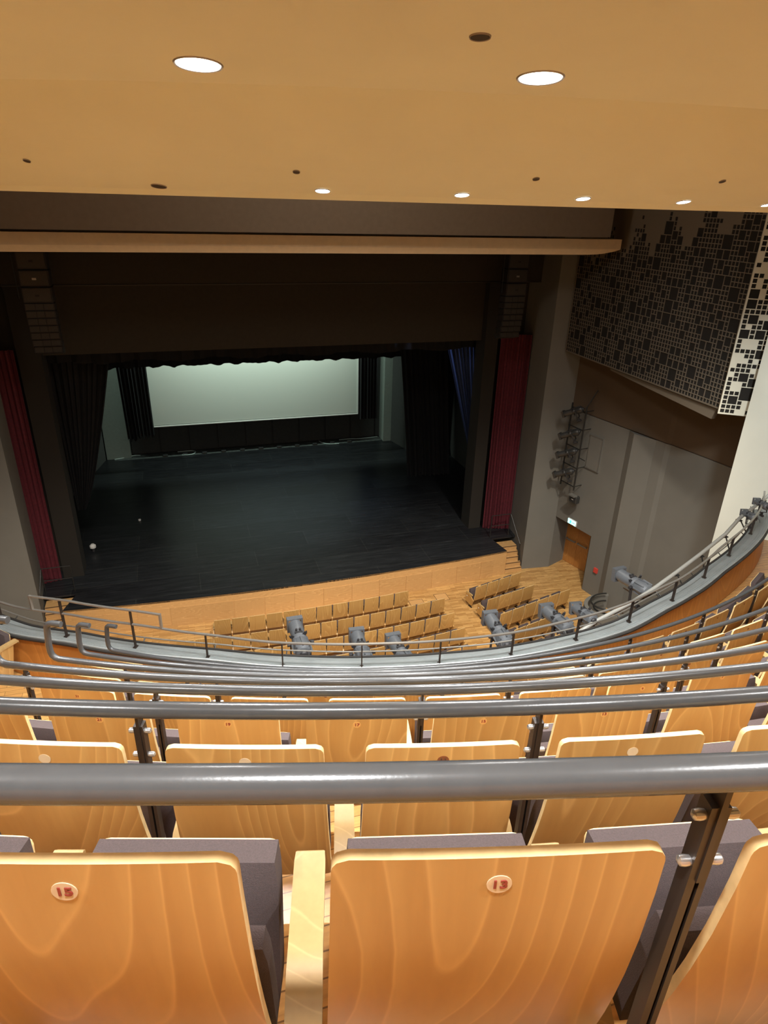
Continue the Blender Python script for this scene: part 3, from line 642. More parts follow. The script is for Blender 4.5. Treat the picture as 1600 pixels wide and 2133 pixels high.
def arm_mesh(mb, ah=.60, tip=.46, w_=.068, flat=False):
    # flat armrest with rounded tip, sloping down at its rear
    prof = [(tip, ah-.03, .8), (tip+.004, ah-.012, .86), (tip-.006, ah-.001, .94), (tip-.03, ah, 1), (.25, ah, 1.0), (.20, ah-.012, 1.02), (.06, ah-.11, 1.02), (.02, ah-.17, 1.0)]
    if flat: prof = prof[:5] + [(.17, ah, 1.0), (.14, ah-.02, .9)]
    top = []; bot = []
    for y, z, s_ in prof:
        top += [(-w_/2*s_, y, z), (w_/2*s_, y, z)]
    for y, z, s_ in prof: bot += [(-w_/2*s_, y, z-.028), (w_/2*s_, y, z-.028)]
    n = len(prof); o = 2*n; fs = []
    for i in range(n-1):
        a = 2*i; fs += [(a, a+1, a+3, a+2), (o+a, o+a+2, o+a+3, o+a+1), (a, a+2, o+a+2, o+a), (a+1, o+a+1, o+a+3, a+3)]
    fs += [(0, o, o+1, 1), (2*n-2, 2*n-1, o+2*n-1, o+2*n-2)]
    mb.add(top+bot, fs)
def standard_mesh(mb, ah=.60, tip=.42, full=False):
    t = .016
    if full: pts = [(tip+.02, .16), (tip+.035, ah-.03), (.24, ah-.03), (.03, ah-.19), (.10, .12), (.15,.10)]
    else: pts = [(tip-.12, .12), (tip-.02, ah-.035), (.24, ah-.035), (.04, ah-.19), (.10, .12)]
    n = len(pts); vs = [(-t, y, z) for y, z in pts] + [(t, y, z) for y, z in pts]
    mb.add(vs, [tuple(range(n)), tuple(range(n, 2*n))[::-1]] + [(i, n+i, n+(i+1) % n, (i+1) % n) for i in range(n)])
def foot_mesh(mb):
    mb.box((-.022,.12,0),(.022,.30,.02)); mb.box((-.015,.16,.02),(.015,.24,.15))

def make_seat(name, label, H, ah, pitch, w_top, w_bot, zb, yb, cush_top, group):
    t = empty(name, (0,0,0), 0, label, 'chair', group)
    mb = MB(); shell_mesh(mb, H, zb, w_top, w_bot, yb); mb.build('back_shell', [M['ply'], M['ply_edge']], t, smooth=35)
    mb = MB(); s0 = (yb*((H-(H-.2))/(H-zb))+.020, H-.20); s1 = (yb+.022, zb+.03); cushion_mesh(mb, s1, s0, w_bot-.005, .05) if False else None
    mb = MB(); cushion_mesh(mb, (yb+.085, zb-.02), (.135, H-.33), w_bot-.015, .05); mb.build('back_cushion', M['fabric'], t, smooth=50)
    # folded seat: fabric faces the back, plywood faces the stage
    mb = MB(); cushion_mesh(mb, (.375, cush_top-.40), (.435, cush_top), pitch-.155, .088, bulge=.012); fc = mb.build('seat_cushion', M['fabric'], t, smooth=50)
    mb = MB(); d = Matrix.Translation((0, .412, cush_top-.19)) @ Matrix.Rotation(math.atan2(-.06, .40), 4, 'X')
    mb.rbox((-(pitch-.165)/2, -.006, -.20), ((pitch-.165)/2, .006, .186), .02, mat=d, ax=1); mb.build('seat_board', M['ply_edge'], t)
    return t
def add_arm(t, x, ah, end=False):
    mb = MB(); arm_mesh(mb, ah, flat=ah < .55, w_=.068 if ah > .55 else .05); a = mb.build('armrest', M['beech'], t, smooth=30); a.location = (x, 0, 0)
    mb = MB(); standard_mesh(mb, ah, full=end); s_ = mb.build('side_panel', M['ply'], t); s_.location = (x, 0, 0)
    mb = MB(); foot_mesh(mb); f = mb.build('foot', M['bronze'], t); f.location = (x, 0, 0)
    if end:
        mb = MB(); mb.tube([(0,0,0),(.004,0,0)], .022, 12); q = mb.build('row_marker', M['white'], s_); q.location = (-.018 if end == -1 else .016, .40, .40)

PIT = .55
B0 = make_seat('theatre_chair', 'x', HB, .60, PIT, .432, .462, .53, .09, .66, None); add_arm(B0, -PIT/2, .60)
ROWS = {1: (-14.12, 2.255), 2: (-13.78, 2.40), 3: (-12.24, 2.55), 4: (-14.44, 2.80), 5: (-.4, 3.10), 6: (6.0, 3.40), 7: (14.48, 3.72)}
used = False
nth = lambda i: (['first','second','third','fourth','fifth','sixth','seventh','eighth','ninth','tenth','eleventh','twelfth','thirteenth','fourteenth','fifteenth','sixteenth','seventeenth','eighteenth','nineteenth','twentieth','twenty-first','twenty-second'])[i]
rowname = {1:'nearest balcony row',2:'second nearest balcony row',3:'third nearest balcony row',4:'middle balcony row',5:'third balcony row from front',6:'second balcony row from front',7:'frontmost balcony row'}
def disc(t, H, body, mat, nmat=None, size=.021):
    mb = MB(); N = 24; mb.tube([(0,0,0),(0,-.0015,0)], .0165, N); d = mb.build('number_plate', mat, t); d.location = (.0, .0008, H-.050)
    if body: text_mesh(body, size, 'numeral', nmat or M['numeral'], d, (0, -.0022, 0), (math.radians(90), 0, 0))
proto_disc = {}
for k in range(1, NR+1):
    c0, dp = ROWS[k]; R = Rb(k); tl = math.degrees(-4.98/R); tr_ = math.degrees(4.98/R)
    cs = []
    i = -40
    while i < 40:
        th = c0 + dp*i
        if th - dp/2 >= tl - dp*.35 and th + dp/2 <= tr_ + dp*.35: cs.append((th, i))
        i += 1
    # rows whose right half lies outside the photograph stop a little beyond it
    lim = {1: -7, 2: -5.5, 3: -3, 4: 4, 5: 14, 6: 25, 7: 40}[k]
    cs = [c for c in cs if c[0] < lim]
    if k == 1: cs = [c for c in cs if c[0] > -22.5]
    for j, (th, i) in enumerate(cs):
        s_ = B0 if not used else copy_tree(B0); used = True
        s_.location = pol(R, th, Zfl(k)); s_.rotation_euler = (0, 0, math.radians(th))
        sc = math.radians(dp)*R/PIT; s_.scale = (sc, 1, 1)
        s_['label'] = f'beech plywood chair, {nth(j)} from the left aisle in the {rowname[k]}'
        s_['group'] = 'seats of the ' + rowname[k]; s_['_k'] = k; s_['_i'] = i; s_['_last'] = j == len(cs)-1
allseats = [o for o in COL.objects if o.name.startswith('theatre_chair') and o.parent is None]
for o in allseats:
    k, i = o['_k'], o['_i']
    if o['_last']: add_arm(o, PIT/2, .60)
    if k == 1:
        body = {0:'13', -1:'15', 1:'11', -2:'17'}.get(i, str(13 - 2*i)); disc(o, HB, body, M['disc'])
        o['label'] = {0:'beech plywood seat numbered 13, right of centre in the nearest row', -1:'beech plywood seat numbered 15, left of centre in the nearest row', 1:'beech plywood seat at the right edge just right of the seat numbered 13'}.get(i, o['label'])
    elif k == 2:
        disc(o, HB, '11' if i == 0 else None, M['disc_brown'] if i == 0 else M['disc'], M['seam'])
        if i == 0: o['label'] = 'beech plywood seat numbered 11 on a brown disc in the second nearest row'
    else:
        disc(o, HB, str(abs(11 - 2*(i-2)) if k != 4 else 11 - 2*(i-2)) if k in (3, 4) and abs(11-2*(i-2)) < 30 else None, M['disc_wood'] if k < 5 else M['disc_brown'], M['numeral'], .021) if k < 5 else None
        if k >= 5:
            mb = MB(); mb.tube([(0,0,0),(0,-.0015,0)], .012, 10); d = mb.build('number_plate', M['disc_brown'], o); d.location = (0,.0008,HB-.050)
    for q in ('_k','_i','_last'): del o[q]
# seats across the left aisle (only their right end shows)
for k, ths in ((7, (-45.4,)),):
    for th in ths:
        s_ = copy_tree(allseats[0])
        for ch in list(s_.children):
            if ch.name.startswith('number_plate'):
                for g in list(ch.children): bpy.data.objects.remove(g)
                bpy.data.objects.remove(ch)
        s_.location = pol(Rb(k), th, Zfl(k)); s_.rotation_euler = (0,0,math.radians(th)); s_.scale = (1.05,1,1)
        s_['label'] = 'beech chair across the left aisle at the left edge'; s_['group'] = 'seats across the left aisle'
        add_arm(s_, PIT/2, .60)
# aisle steps left and right
for side in (-1, 1):
    for k in range(2, NR+1):
        R0 = Rb(k)+.13; z = Zfl(k)
        s0, s1 = 5.12, 6.1
        a0, a1 = sorted((math.degrees(side*s0/R0), math.degrees(side*s1/R0)))
        mb = MB(); arc_profile(mb, [(R0, z+.31), (R0-.38, z+.31), (R0-.38, z), (R0, z)], a0, a1, 8)
        st = mb.build('aisle_step', M['tread']); tag(st, f'half-height parquet step of the {"left" if side < 0 else "right"} aisle at the {rowname[k]}', 'step', 'half steps of the balcony aisles')
        mb = MB(); arc_profile(mb, [(R0-.33, z+.314), (R0-.385, z+.314), (R0-.385, z+.28), (R0-.33, z+.28)], a0, a1, 8); mb.build('step_nosing', M['nosing'], st)

# ---------------------------------------------------------------- stalls seats
HS = .90
S0 = make_seat('stalls_chair', 'x', HS, .52, .545, .495, .515, .31, .06, .60, None); add_arm(S0, -.2725, .52)
PS = .545
def line_row(tagname, p0, p1, n, group, used_flag, bow=0.0, endpanel=True):
    """n seats, first left shell edge at p0, last right edge at p1"""
    for j in range(n):
        u = (j+.5)/n; x = p0[0] + (p1[0]-p0[0])*u; y = p0[1] + (p1[1]-p0[1])*u + bow*((2*u-1)**2 - 1)
        dy = (p1[1]-p0[1]) + bow*4*(2*u-1); ang = math.atan2(dy, p1[0]-p0[0])
        s_ = S0 if not used_flag[0] else copy_tree(S0); used_flag[0] = True
        s_.location = (x, y, ZF); s_.rotation_euler = (0, 0, ang)
        s_['label'] = f'small beech chair, {nth(j)} from left in {tagname}'; s_['group'] = group
        ends.append((s_, j == 0 and endpanel, j == n-1))
ends = []; uf = [False]
CB = 'seats of the centre stalls block'; RB_ = 'seats of the right stalls block'; LB = 'seats of the left stalls block'
line_row('front centre stalls row', (.26,17.80), (6.80,17.87), 12, CB, uf, .12)
line_row('second centre stalls row', (-.89,17.00), (7.84,17.12), 16, CB, uf, .26)
line_row('third centre stalls row', (-.89,16.15), (7.82,16.24), 16, CB, uf, .26)
line_row('fourth centre stalls row', (-.89,15.30), (7.82,15.38), 16, CB, uf, .26)
line_row('fifth centre stalls row', (-.89,14.46), (7.83,14.53), 16, CB, uf, .26)
line_row('front row of right stalls block', (9.11,17.47), (11.16,18.0), 4, RB_, uf)
line_row('second row of right stalls block', (9.17,16.64), (11.19,17.1), 4, RB_, uf)
line_row('third row of right stalls block', (9.2,15.75), (12.29,16.53), 6, RB_, uf)
line_row('fourth row of right stalls block', (9.22,14.84), (11.25,15.35), 4, RB_, uf)
line_row('fifth row of right stalls block', (9.25,13.95), (11.3,14.5), 4, RB_, uf)
for o, f, l in ends:
    if f:
        for ch in list(o.children):
            if ch.name.split('.')[0] == 'side_panel': bpy.data.objects.remove(ch)
        mb = MB(); standard_mesh(mb, .52, full=True); s_ = mb.build('side_panel', M['ply'], o); s_.location = (-PS/2-.02, 0, 0)
        mb = MB(); mb.tube([(0,0,0),(-.004,0,0)], .022, 12); q = mb.build('row_marker', M['white'], s_); q.location = (-.017,.38,.38)
    if l: add_arm(o, PS/2, .52, end=1)

# ================================================================ SPOTLIGHTS
def spotlight(rear, front, label, group=None, scale=1.0, mats=None, hang=True, name='spotlight', roll=0.0):
    rear, front = Vector(rear), Vector(front); d = (front-rear); L = d.length; yv = d.normalized()
    xv = yv.cross(Vector((0,0,1))).normalized(); zv = xv.cross(yv)
    T = Matrix((( xv.x, yv.x, zv.x, rear.x), (xv.y, yv.y, zv.y, rear.y), (xv.z, yv.z, zv.z, rear.z), (0,0,0,1)))
    o = empty(name, (0,0,0), 0, label, 'spotlight', group); o.matrix_world = T
    k = L/.62
    lg, ld = M['lampgrey'], M['lampdark']
    if mats: lg, ld = mats
    sc = lambda v: Vector(v)*k
    # barrel
    mb = MB(); pts = [sc((0,y,0)) for y in (.24,.26,.30,.31,.40,.41,.56,.565)]; mb.tube(pts, .07*k, 24, rr=[r*k for r in (.078,.088,.088,.080,.080,.083,.083,.078)]); mb.build('barrel', lg, o, smooth=35)
    # lens hood: square frame
    mb = MB(); a = .092*k
    for (x0,z0,x1,z1) in ((-a,-a,a,-a*.78),(-a,a*.78,a,a),(-a,-a*.78,-a*.78,a*.78),(a*.78,-a*.78,a,a*.78)): mb.box((x0,.555*k,z0),(x1,.62*k,z1))
    mb.build('lens_hood', lg, o)
    mb = MB(); mb.tube([sc((0,.565,0)), sc((0,.585,0)), sc((0,.592,0))], .07*k, 20, rr=[.070*k,.055*k,.02*k]); mb.build('lens', M['lens'], o, smooth=True)
    # rear housing with cap and cooling ribs
    mb = MB(); mb.tube([sc((0,y,0)) for y in (.02,.035,.08,.12,.24)], .09*k, 20, rr=[r*k for r in (.055,.078,.096,.096,.082)])
    for i in range(8):
        t = i*math.pi/4; q = Matrix.Rotation(t, 4, 'Y'); mb.box((.085*k,.06*k,-.006*k),(.108*k,.22*k,.006*k), mat=q)
    rh = mb.build('lamp_housing', lg, o, smooth=35)
    mb = MB(); mb.tube([sc((0,-.01,0)), sc((0,.0,0)), sc((0,.03,0))], .04*k, 14, rr=[.028*k,.042*k,.05*k]); mb.tube([sc((.03,-.005,.0)), sc((.07,-.06,-.02)), sc((.09,-.05,-.09))], .006*k, 6); mb.build('rear_cap', ld, rh, smooth=True)
    # focus knobs and shutter handles
    mb = MB()
    for sx in (-.05, .05): mb.tube([sc((sx*.4,.36,.07)), sc((sx*.4,.36,.098))], .014*k, 10)
    mb.box(sc((-.045,.31,.068)), sc((.045,.34,.083))); mb.build('focus_knob', ld, o)
    for t in (0, 90, 180, 270):
        mb = MB(); q = Matrix.Rotation(math.radians(t+35), 4, 'Y'); mb.box((.07*k,.268*k,-.02*k),(.125*k,.275*k,.02*k), mat=q); mb.tube([q @ sc((.125,.272,-.0)), q @ sc((.14,.272,0))], .010*k, 8)
        mb.build('shutter_handle', ld, o)
    # yoke and clamp
    mb = MB()
    for sx in (-1, 1): mb.box((sx*.112*k-.006*k,.20*k,-.20*k),(sx*.112*k+.006*k,.235*k,.02*k)); 
    mb.box((-.118*k,.20*k,-.206*k),(.118*k,.235*k,-.194*k)); yk = mb.build('yoke', ld, o)
    for sx in (-1, 1):
        mb = MB(); mb.tube([sc((sx*.118,.217,0)), sc((sx*.15,.217,0))], .02*k, 10); mb.build('tilt_knob', ld, yk)
    mb = MB(); mb.box(sc((-.02,.195,-.27)), sc((.02,.24,-.205))); mb.tube([sc((-.0,.16,-.29)), sc((0,.275,-.29))], .034*k, 10); mb.build('clamp', ld, yk)
    return o
G = 'theatre spotlights hung outside the balcony'
for r_, f, lab in [((1.15,6.60,-5.16),(1.15,7.31,-5.14),'leftmost grey spotlight hung outside the balcony'),
    ((1.90,6.41,-5.32),(1.96,7.12,-5.34),'second grey spotlight from the left outside the balcony'),
    ((2.47,6.31,-5.42),(2.45,7.03,-5.46),'third grey spotlight from the left, half hidden by the ledge'),
    ((3.80,6.22,-5.28),(3.86,6.94,-5.28),'grey spotlight in front of the right aisle of the stalls'),
    ((4.78,6.28,-5.26),(4.80,6.99,-5.36),'grey spotlight second from the right over the stalls'),
    ((5.19,6.34,-5.21),(5.26,6.92,-5.36),'small grey spotlight beside the thick pale pipe'),
    ((6.28,6.59,-5.08),(6.23,7.31,-5.14),'large grey spotlight standing out against the grey side wall'),
    ((9.2,7.7,-4.74),(9.33,8.09,-4.81),'dark spotlight by the pale wall, lower of the two'),
    ((9.67,7.92,-4.68),(9.8,8.31,-4.74),'dark spotlight by the pale wall at the right edge')]:
    spotlight(r_, f, lab, G)

# ================================================================ STAGE DRESSING
def drape(name, p0, p1, z0, z1, mat, label, pleats=12, amp=.06, group=None, wtop=None, n=120, nz=14, gather=None, cat='curtain', thick=.02, zfun=None, phase=0.0):
    """pleated cloth between plan points p0,p1; gather(v)->(a,b) remaps the ends by height (v=0 bottom, 1 top)"""
    a, b_ = Vector((*p0, 0)), Vector((*p1, 0)); d = b_-a; L = d.length; dn_ = d.normalized(); nn = Vector((-dn_.y, dn_.x, 0))
    mb = MB(); vs = []
    for side in (0, 1):
        for i in range(nz+1):
            v = i/nz; u0, u1 = gather(v) if gather else (0, 1)
            for j in range(n+1):
                u = j/n; ph = u*pleats*2*math.pi + phase
                off = amp*(math.sin(ph) + .35*math.sin(2.3*ph+1.2+v)) * (0.75 + .25*math.sin(3*v+u*5)) + side*thick
                zb = z0 + (zfun(u) if zfun else 0)
                p = a + d*(u0+(u1-u0)*u) + nn*off; vs.append((p.x, p.y, zb + (z1-zb)*v))
    N = n+1; O = (nz+1)*N; fs = []
    for i in range(nz):
        for j in range(n):
            q = i*N+j; fs += [(q, q+1, q+N+1, q+N), (O+q, O+q+N, O+q+N+1, O+q+1)]
        q = i*N; fs.append((q, q+N, O+q+N, O+q)); q += n; fs.append((q, O+q, O+q+N, q+N))
    for j in range(n): fs += [(j, O+j, O+j+1, j+1), (nz*N+j, nz*N+j+1, O+nz*N+j+1, O+nz*N+j)]
    mb.add(vs, fs); return tag(mb.build(name, mat, smooth=True), label, cat, group)
drape('red_curtain', (11.18,21.42), (12.22,21.08), ZS+.02, -4.15, M['redcloth'], 'dark red velvet curtain at the right side of the stage opening', 8, .05, 'red house curtains')
drape('red_curtain', (-5.85,21.1), (-4.46,21.42), ZS+.02, -4.15, M['redcloth'], 'dark red velvet curtain at the left side of the stage opening', 9, .05, 'red house curtains')
drape('black_valance', (-4.6,30.0), (12.6,30.0), -6.78, -2.5, M['blackcloth'], 'black scalloped border curtain above the projection screen', 26, .10, zfun=lambda u: .07*abs(math.sin(u*19*math.pi)), n=300, nz=6)
drape('black_leg_curtain', (10.02,27.4), (12.13,27.2), ZS+.02, -2.6, M['blackcloth'], 'wide black leg curtain standing right of the projection screen', 9, .13, 'black leg curtains', gather=lambda v: (-.42*v**1.2+.0, 1-.38*v))
drape('blue_side_drape', (9.6,23.6), (11.6,23.5), -9.9, -3.6, M['bluecloth'], 'dark blue drape gathered towards the right portal', 10, .08, None, gather=lambda v: (.93-.9*v**1.0, 1.0))
drape('black_side_drape', (-4.2,23.5), (-1.9,23.6), -10.3, -3.6, M['blackcloth'], 'black drape gathered towards the left portal', 10, .08, None, gather=lambda v: (.12*(1-v), .24+.80*v**.8))
drape('black_leg_curtain', (-2.72,31.0), (-1.30,31.0), -10.2, -2.6, M['blackcloth'], 'black leg curtain left of the projection screen with a ragged hem', 8, .07, 'black leg curtains', gather=lambda v: (.18*(1-v)**.5 - .02, 1.0), zfun=lambda u: .08*math.sin(u*40) - .12*(u < .35))
drape('black_leg_curtain', (8.56,31.0), (9.56,31.0), -10.05, -2.6, M['blackcloth'], 'narrow black leg curtain right of the projection screen', 6, .06, 'black leg curtains')
drape('black_valance', (-4.0,23.0), (11.0,23.0), -4.95, -3.0, M['blackcloth'], 'black border curtain behind the portal header', 24, .08, n=260, nz=4, zfun=lambda u: .05*math.sin(u*40))
# projection screen
sc_ = empty('projection_screen', (0,0,0), 0, 'pale lit projection screen hanging at the back of the stage', 'screen')
mb = MB(); mb.box((-1.50,32.48,-10.14),(8.90,32.50,-6.2)); mb.build('screen_surface', M['screen'], sc_)
mb = MB(); mb.tube([(-1.52,32.47,-10.2),(8.93,32.47,-10.2)], .04, 10); mb.box((-1.56,32.45,-10.2),(-1.50,32.52,-6.2)); mb.box((8.90,32.45,-10.2),(8.96,32.52,-6.2)); mb.build('screen_border', M['white'], sc_)
# floor sockets
for i in range(11):
    x = -1.0 + i*.957; o = empty('floor_socket_box', (x, 32.84, ZS), 0, f'small black socket box at the rear of the stage floor, {nth(i)} from the left', 'socket box', 'socket boxes along the rear stage floor')
    mb = MB(); mb.rbox((-.12,-.08,0.0),(.12,.08,.10), .02, ax=2); mb.build('housing', M['lampdark'], o); mb = MB(); mb.box((-.06,-.086,.03),(.06,-.078,.075)); mb.build('socket_plate', M['grille'], o)
def wire(pts, r, mat, label, name='cable'):
    P = [Vector(p) for p in pts]; out = []
    for i in range(len(P)-1):
        p0, p1, p2, p3 = P[max(0,i-1)], P[i], P[i+1], P[min(len(P)-1,i+2)]
        for s_ in range(6):
            t = s_/6; out.append(.5*((2*p1)+(-p0+p2)*t+(2*p0-5*p1+4*p2-p3)*t*t+(-p0+3*p1-3*p2+p3)*t**3))
    out.append(P[-1]); mb = MB(); mb.tube(out, r, 8); return tag(mb.build(name, mat, smooth=True), label, 'cable')
z = ZS+.035
wire([(-3.4,32.9,z),(-3.0,33.0,z),(-2.5,33.25,z),(-2.2,33.2,z)], .022, M['cable'], 'short white cable at the left rear corner of the stage')
wire([(-.2,32.78,z),(.2,32.74,z),(.45,32.95,z),(.45,33.2,z),(.2,33.32,z),(-.4,33.3,z)], .022, M['cable'], 'white cable loop in front of the rear wall, left of centre')
wire([(7.0,33.3,z),(7.1,33.0,z),(7.4,32.72,z),(7.95,32.66,z)], .022, M['cable'], 'white cable curling down beside the rear sockets, right of centre')
wire([(8.1,33.25,z),(8.7,33.3,z),(9.3,33.22,z),(10.3,33.3,z)], .022, M['cable'], 'long white cable along the right rear wall')
# small white things on the stage floor
o = empty('stage_floor_lamp', (-3.62,23.3,ZS), 0, 'small white lamp on the stage floor near the left drape', 'lamp')
mb = MB(); mb.tube([(0,0,.0),(0,0,.12)], .05, 12); mb.build('base', M['lampdark'], o); mb = MB(); mb.tube([(0,0,.12),(0,0,.16),(0,0,.24),(0,0,.30)], .1, 16, rr=[.06,.11,.11,.05]); mb.build('globe', M['white'], o, smooth=True)
mb = MB(); mb.tube([(-2.07,25.56,ZS+.0),(-2.07,25.56,ZS+.05)], .05, 12); tag(mb.build('tape_roll', M['white']), 'tiny white tape roll lying on the black stage floor', 'tape roll')
# equipment by the right wing
o = empty('equipment_trolley', (12.5,29.9,ZS), 0, 'small pale equipment trolley in the right wing of the stage', 'trolley')
mb = MB(); mb.box((-.35,-.25,.10),(.35,.25,.14)); mb.box((-.35,-.25,.5),(.35,.25,.54)); mb.build('shelf', M['stage_pale'], o)
for sx in (-.32,.32):
    for sy in (-.22,.22):
        mb = MB(); mb.box((sx-.02,sy-.02,0),(sx+.02,sy+.02,.54)); mb.build('leg', M['steel'], o)
mb = MB(); mb.box((-.2,-.15,.54),(.15,.15,.72)); mb.build('control_box', M['lampdark'], o)
# line array speakers
def line_array(x0, sgn, label):
    root = empty('line_array_speaker', (x0, 19.55, -1.36), 0, label, 'speaker', 'hanging speaker columns')
    z = 0
    for h in (.44, .42, .40):
        mb = MB(); mb.rbox((-.36,-.02,z-h+.015),(.36,.42,z), .02, ax=1); e = mb.build('subwoofer_box', M['speaker'], root)
        mb = MB(); mb.box((-.32,-.03,z-h+.05),(.32,-.021,z-.03)); mb.build('grille', M['grille'], e)
        mb = MB(); mb.box((-.05,-.036,z-h/2-.03),(.05,-.031,z-h/2+.02)); mb.build('badge', M['thinrail'] if h == .42 else M['speaker'], e); z -= h
    ang = 0; y = 0
    for i in range(7):
        h = .19; ang += math.radians(2.2); T = Matrix.Translation((0, y, z)) @ Matrix.Rotation(-ang, 4, 'X')
        mb = MB(); mb.rbox((-.36,0,-h+.012),(.36,.38,0), .015, ax=1, mat=T); e = mb.build('array_element', M['speaker'], root)
        mb = MB()
        for xa, xb in ((-.33,-.11),(-.09,.09),(.11,.33)): mb.box((xa,-.012,-h+.03),(xb,-.002,-.02), mat=T)
        mb.build('grille', M['grille'], e); z -= h*math.cos(ang); y += h*math.sin(ang)
    mb = MB(); mb.tube([(sgn*.45,.1,.2),(sgn*.45,.1,-1.15)], .012, 6); mb.build('hanging_cable', M['steel'], root)
    mb = MB(); mb.box((-.3,.05,0),(.3,.3,.06)); mb.tube([(0,.2,.05),(0,.2,1.4)], .03, 8); mb.build('flying_frame', M['steel'], root)
line_array(10.55, -1, 'black hanging speaker column at the right side of the stage opening')
line_array(-3.24, -1, 'black hanging speaker column at the left side of the stage opening')

# stage side landings, steps and rails
def stage_side(sg, x_in, x_out, ycorner, word):
    st = empty('stage_steps', (0,0,0), 0, f'wooden steps down from the stage at its {word} end', 'steps')
    zt = ZS - .17; n_ = 5
    for i in range(n_):
        ya = 20.5 - i*.21; yb_ = ya - .25; zz = ZS - .02 - .17*(i+1)*.98
        xa, xb = sorted((x_in, x_out))
        if i == 0: ya, yb_ = 20.5, 20.05
        else: ya = 20.05 - (i-1)*.14; yb_ = ya - .14 if i < n_-1 else 19.5
        mb = MB(); mb.box((xa, yb_, ZF), (xb, ya, zz)); tr = mb.build('tread', M['stage_wood'], st)
        mb = MB(); mb.box((xa, yb_-.004, zz-.02), (xb, yb_+.012, zz+.002)); mb.build('nosing', M['seam'], tr)
    rl = empty('stage_side_rail', (0,0,0), 0, f'thin dark safety rail at the {word} end of the stage', 'rail')
    xr0, xr1 = (11.13, 11.92) if sg > 0 else (-3.98, -4.85)
    for zz in (.95, .5):
        mb = MB(); mb.tube([(xr0,20.6,ZS+zz),(xr1,20.6,ZS+zz)], .016, 8); mb.build('rail_bar', M['steel'], rl)
    for xx in (xr0, xr1):
        mb = MB(); mb.tube([(xx,20.6,ZS),(xx,20.6,ZS+.95)], .018, 8); mb.build('rail_post', M['steel'], rl)
    mb = MB(); mb.tube([(xr1,20.55,ZS+.95),(xr1+sg*.08,19.75,ZS+.05),(xr1+sg*.08,19.7,ZF)], .018, 8); mb.build('stair_handrail', M['steel'], rl)
stage_side(1, 11.16, 12.05, 20.5, 'right')
stage_side(-1, -3.93, -4.86, 20.4, 'left')

# ---------------------------------------------------------------- right side wall equipment
# ladder bar with lanterns
nW = Vector((-.98,-.2,0)).normalized(); aW = Vector((.2,-.98,0)).normalized()
lad = empty('lighting_ladder', (0,0,0), 0, 'dark wall-mounted lighting ladder with rungs on the side wall', 'ladder')
def Lp(a, z, out=.35): p = Vector((13.3,19.1,z)) + aW*a + nW*out; return p
for a in (-.05, .62):
    mb = MB(); mb.tube([Lp(a,-9.15), Lp(a,-6.1)], .028, 8); mb.build('side_tube', M['steel'], lad)
for z in (-6.25,-6.9,-7.6,-8.3,-9.0):
    mb = MB(); mb.tube([Lp(-.08,z), Lp(.65,z-.02)], .02, 8); mb.build('rung', M['steel'], lad)
    mb = MB(); mb.tube([Lp(.62,z), Lp(.62,z,.0)], .015, 6); mb.build('wall_bracket', M['steel'], lad)
mb = MB(); mb.tube([Lp(.62,-6.1), Lp(.75,-5.5,.1)], .02, 6); mb.build('stay', M['steel'], lad)
DK = (plain('dark_lantern_casing', (0.07,0.07,0.068), .4, .5), M['lampdark'])
for i, z in enumerate((-6.35,-7.15,-7.85,-8.6)):
    a = Lp(.55, z+.2, .42); b_ = Lp(-.05, z-.12, .75)
    spotlight(a, b_, f'dark spotlight on the wall ladder, {nth(i)} from the top', 'spotlights on the wall ladder', mats=DK)
mb = MB(); mb.tube([Lp(.62,-7.9), Lp(1.05,-7.85,.5)], .015, 6); mb.build('side_arm', M['steel'], lad)
bx_ = empty('floodlight', tuple(Lp(.68,-9.45,.3)), math.atan2(aW.y, aW.x), 'small square floodlight below the lighting ladder', 'floodlight')
mb = MB(); mb.rbox((-.17,-.10,-.15),(.17,.10,.12), .03, ax=0); mb.build('casing', DK[0], bx_); mb = MB(); mb.box((-.14,-.2,.12),(.14,-.02,.17)); mb.build('visor', M['thinrail'], bx_); mb = MB(); mb.box((-.04,-.108,-.03),(.04,-.1,-.0)); mb.build('indicator', M['white'], bx_)
pn = empty('wall_hatch', (0,0,0), 0, 'pale-edged rectangular hatch beside the lighting ladder', 'hatch')
def wallbox(mb, a0, a1, z0, z1, out0, out1):
    P_ = lambda a, z, o: Vector((13.6,17.66,z)) + aW*a + nW*o
    vs = [P_(a,z,o) for o in (out0,out1) for (a,z) in ((a0,z0),(a1,z0),(a1,z1),(a0,z1))]
    mb.add(vs, [(0,1,2,3),(4,7,6,5),(0,4,5,1),(1,5,6,2),(2,6,7,3),(3,7,4,0)])
mb = MB(); wallbox(mb, -.78, -.22, -8.25, -7.1, .0, .04); mb.build('cover', M['wall_grey'], pn)
mb = MB(); wallbox(mb, -.22,-.18,-8.25,-7.1,0,.05); wallbox(mb,-.8,-.18,-7.1,-7.06,0,.05); wallbox(mb,-.8,-.18,-8.29,-8.25,0,.05); mb.build('frame', M['thinrail'], pn)
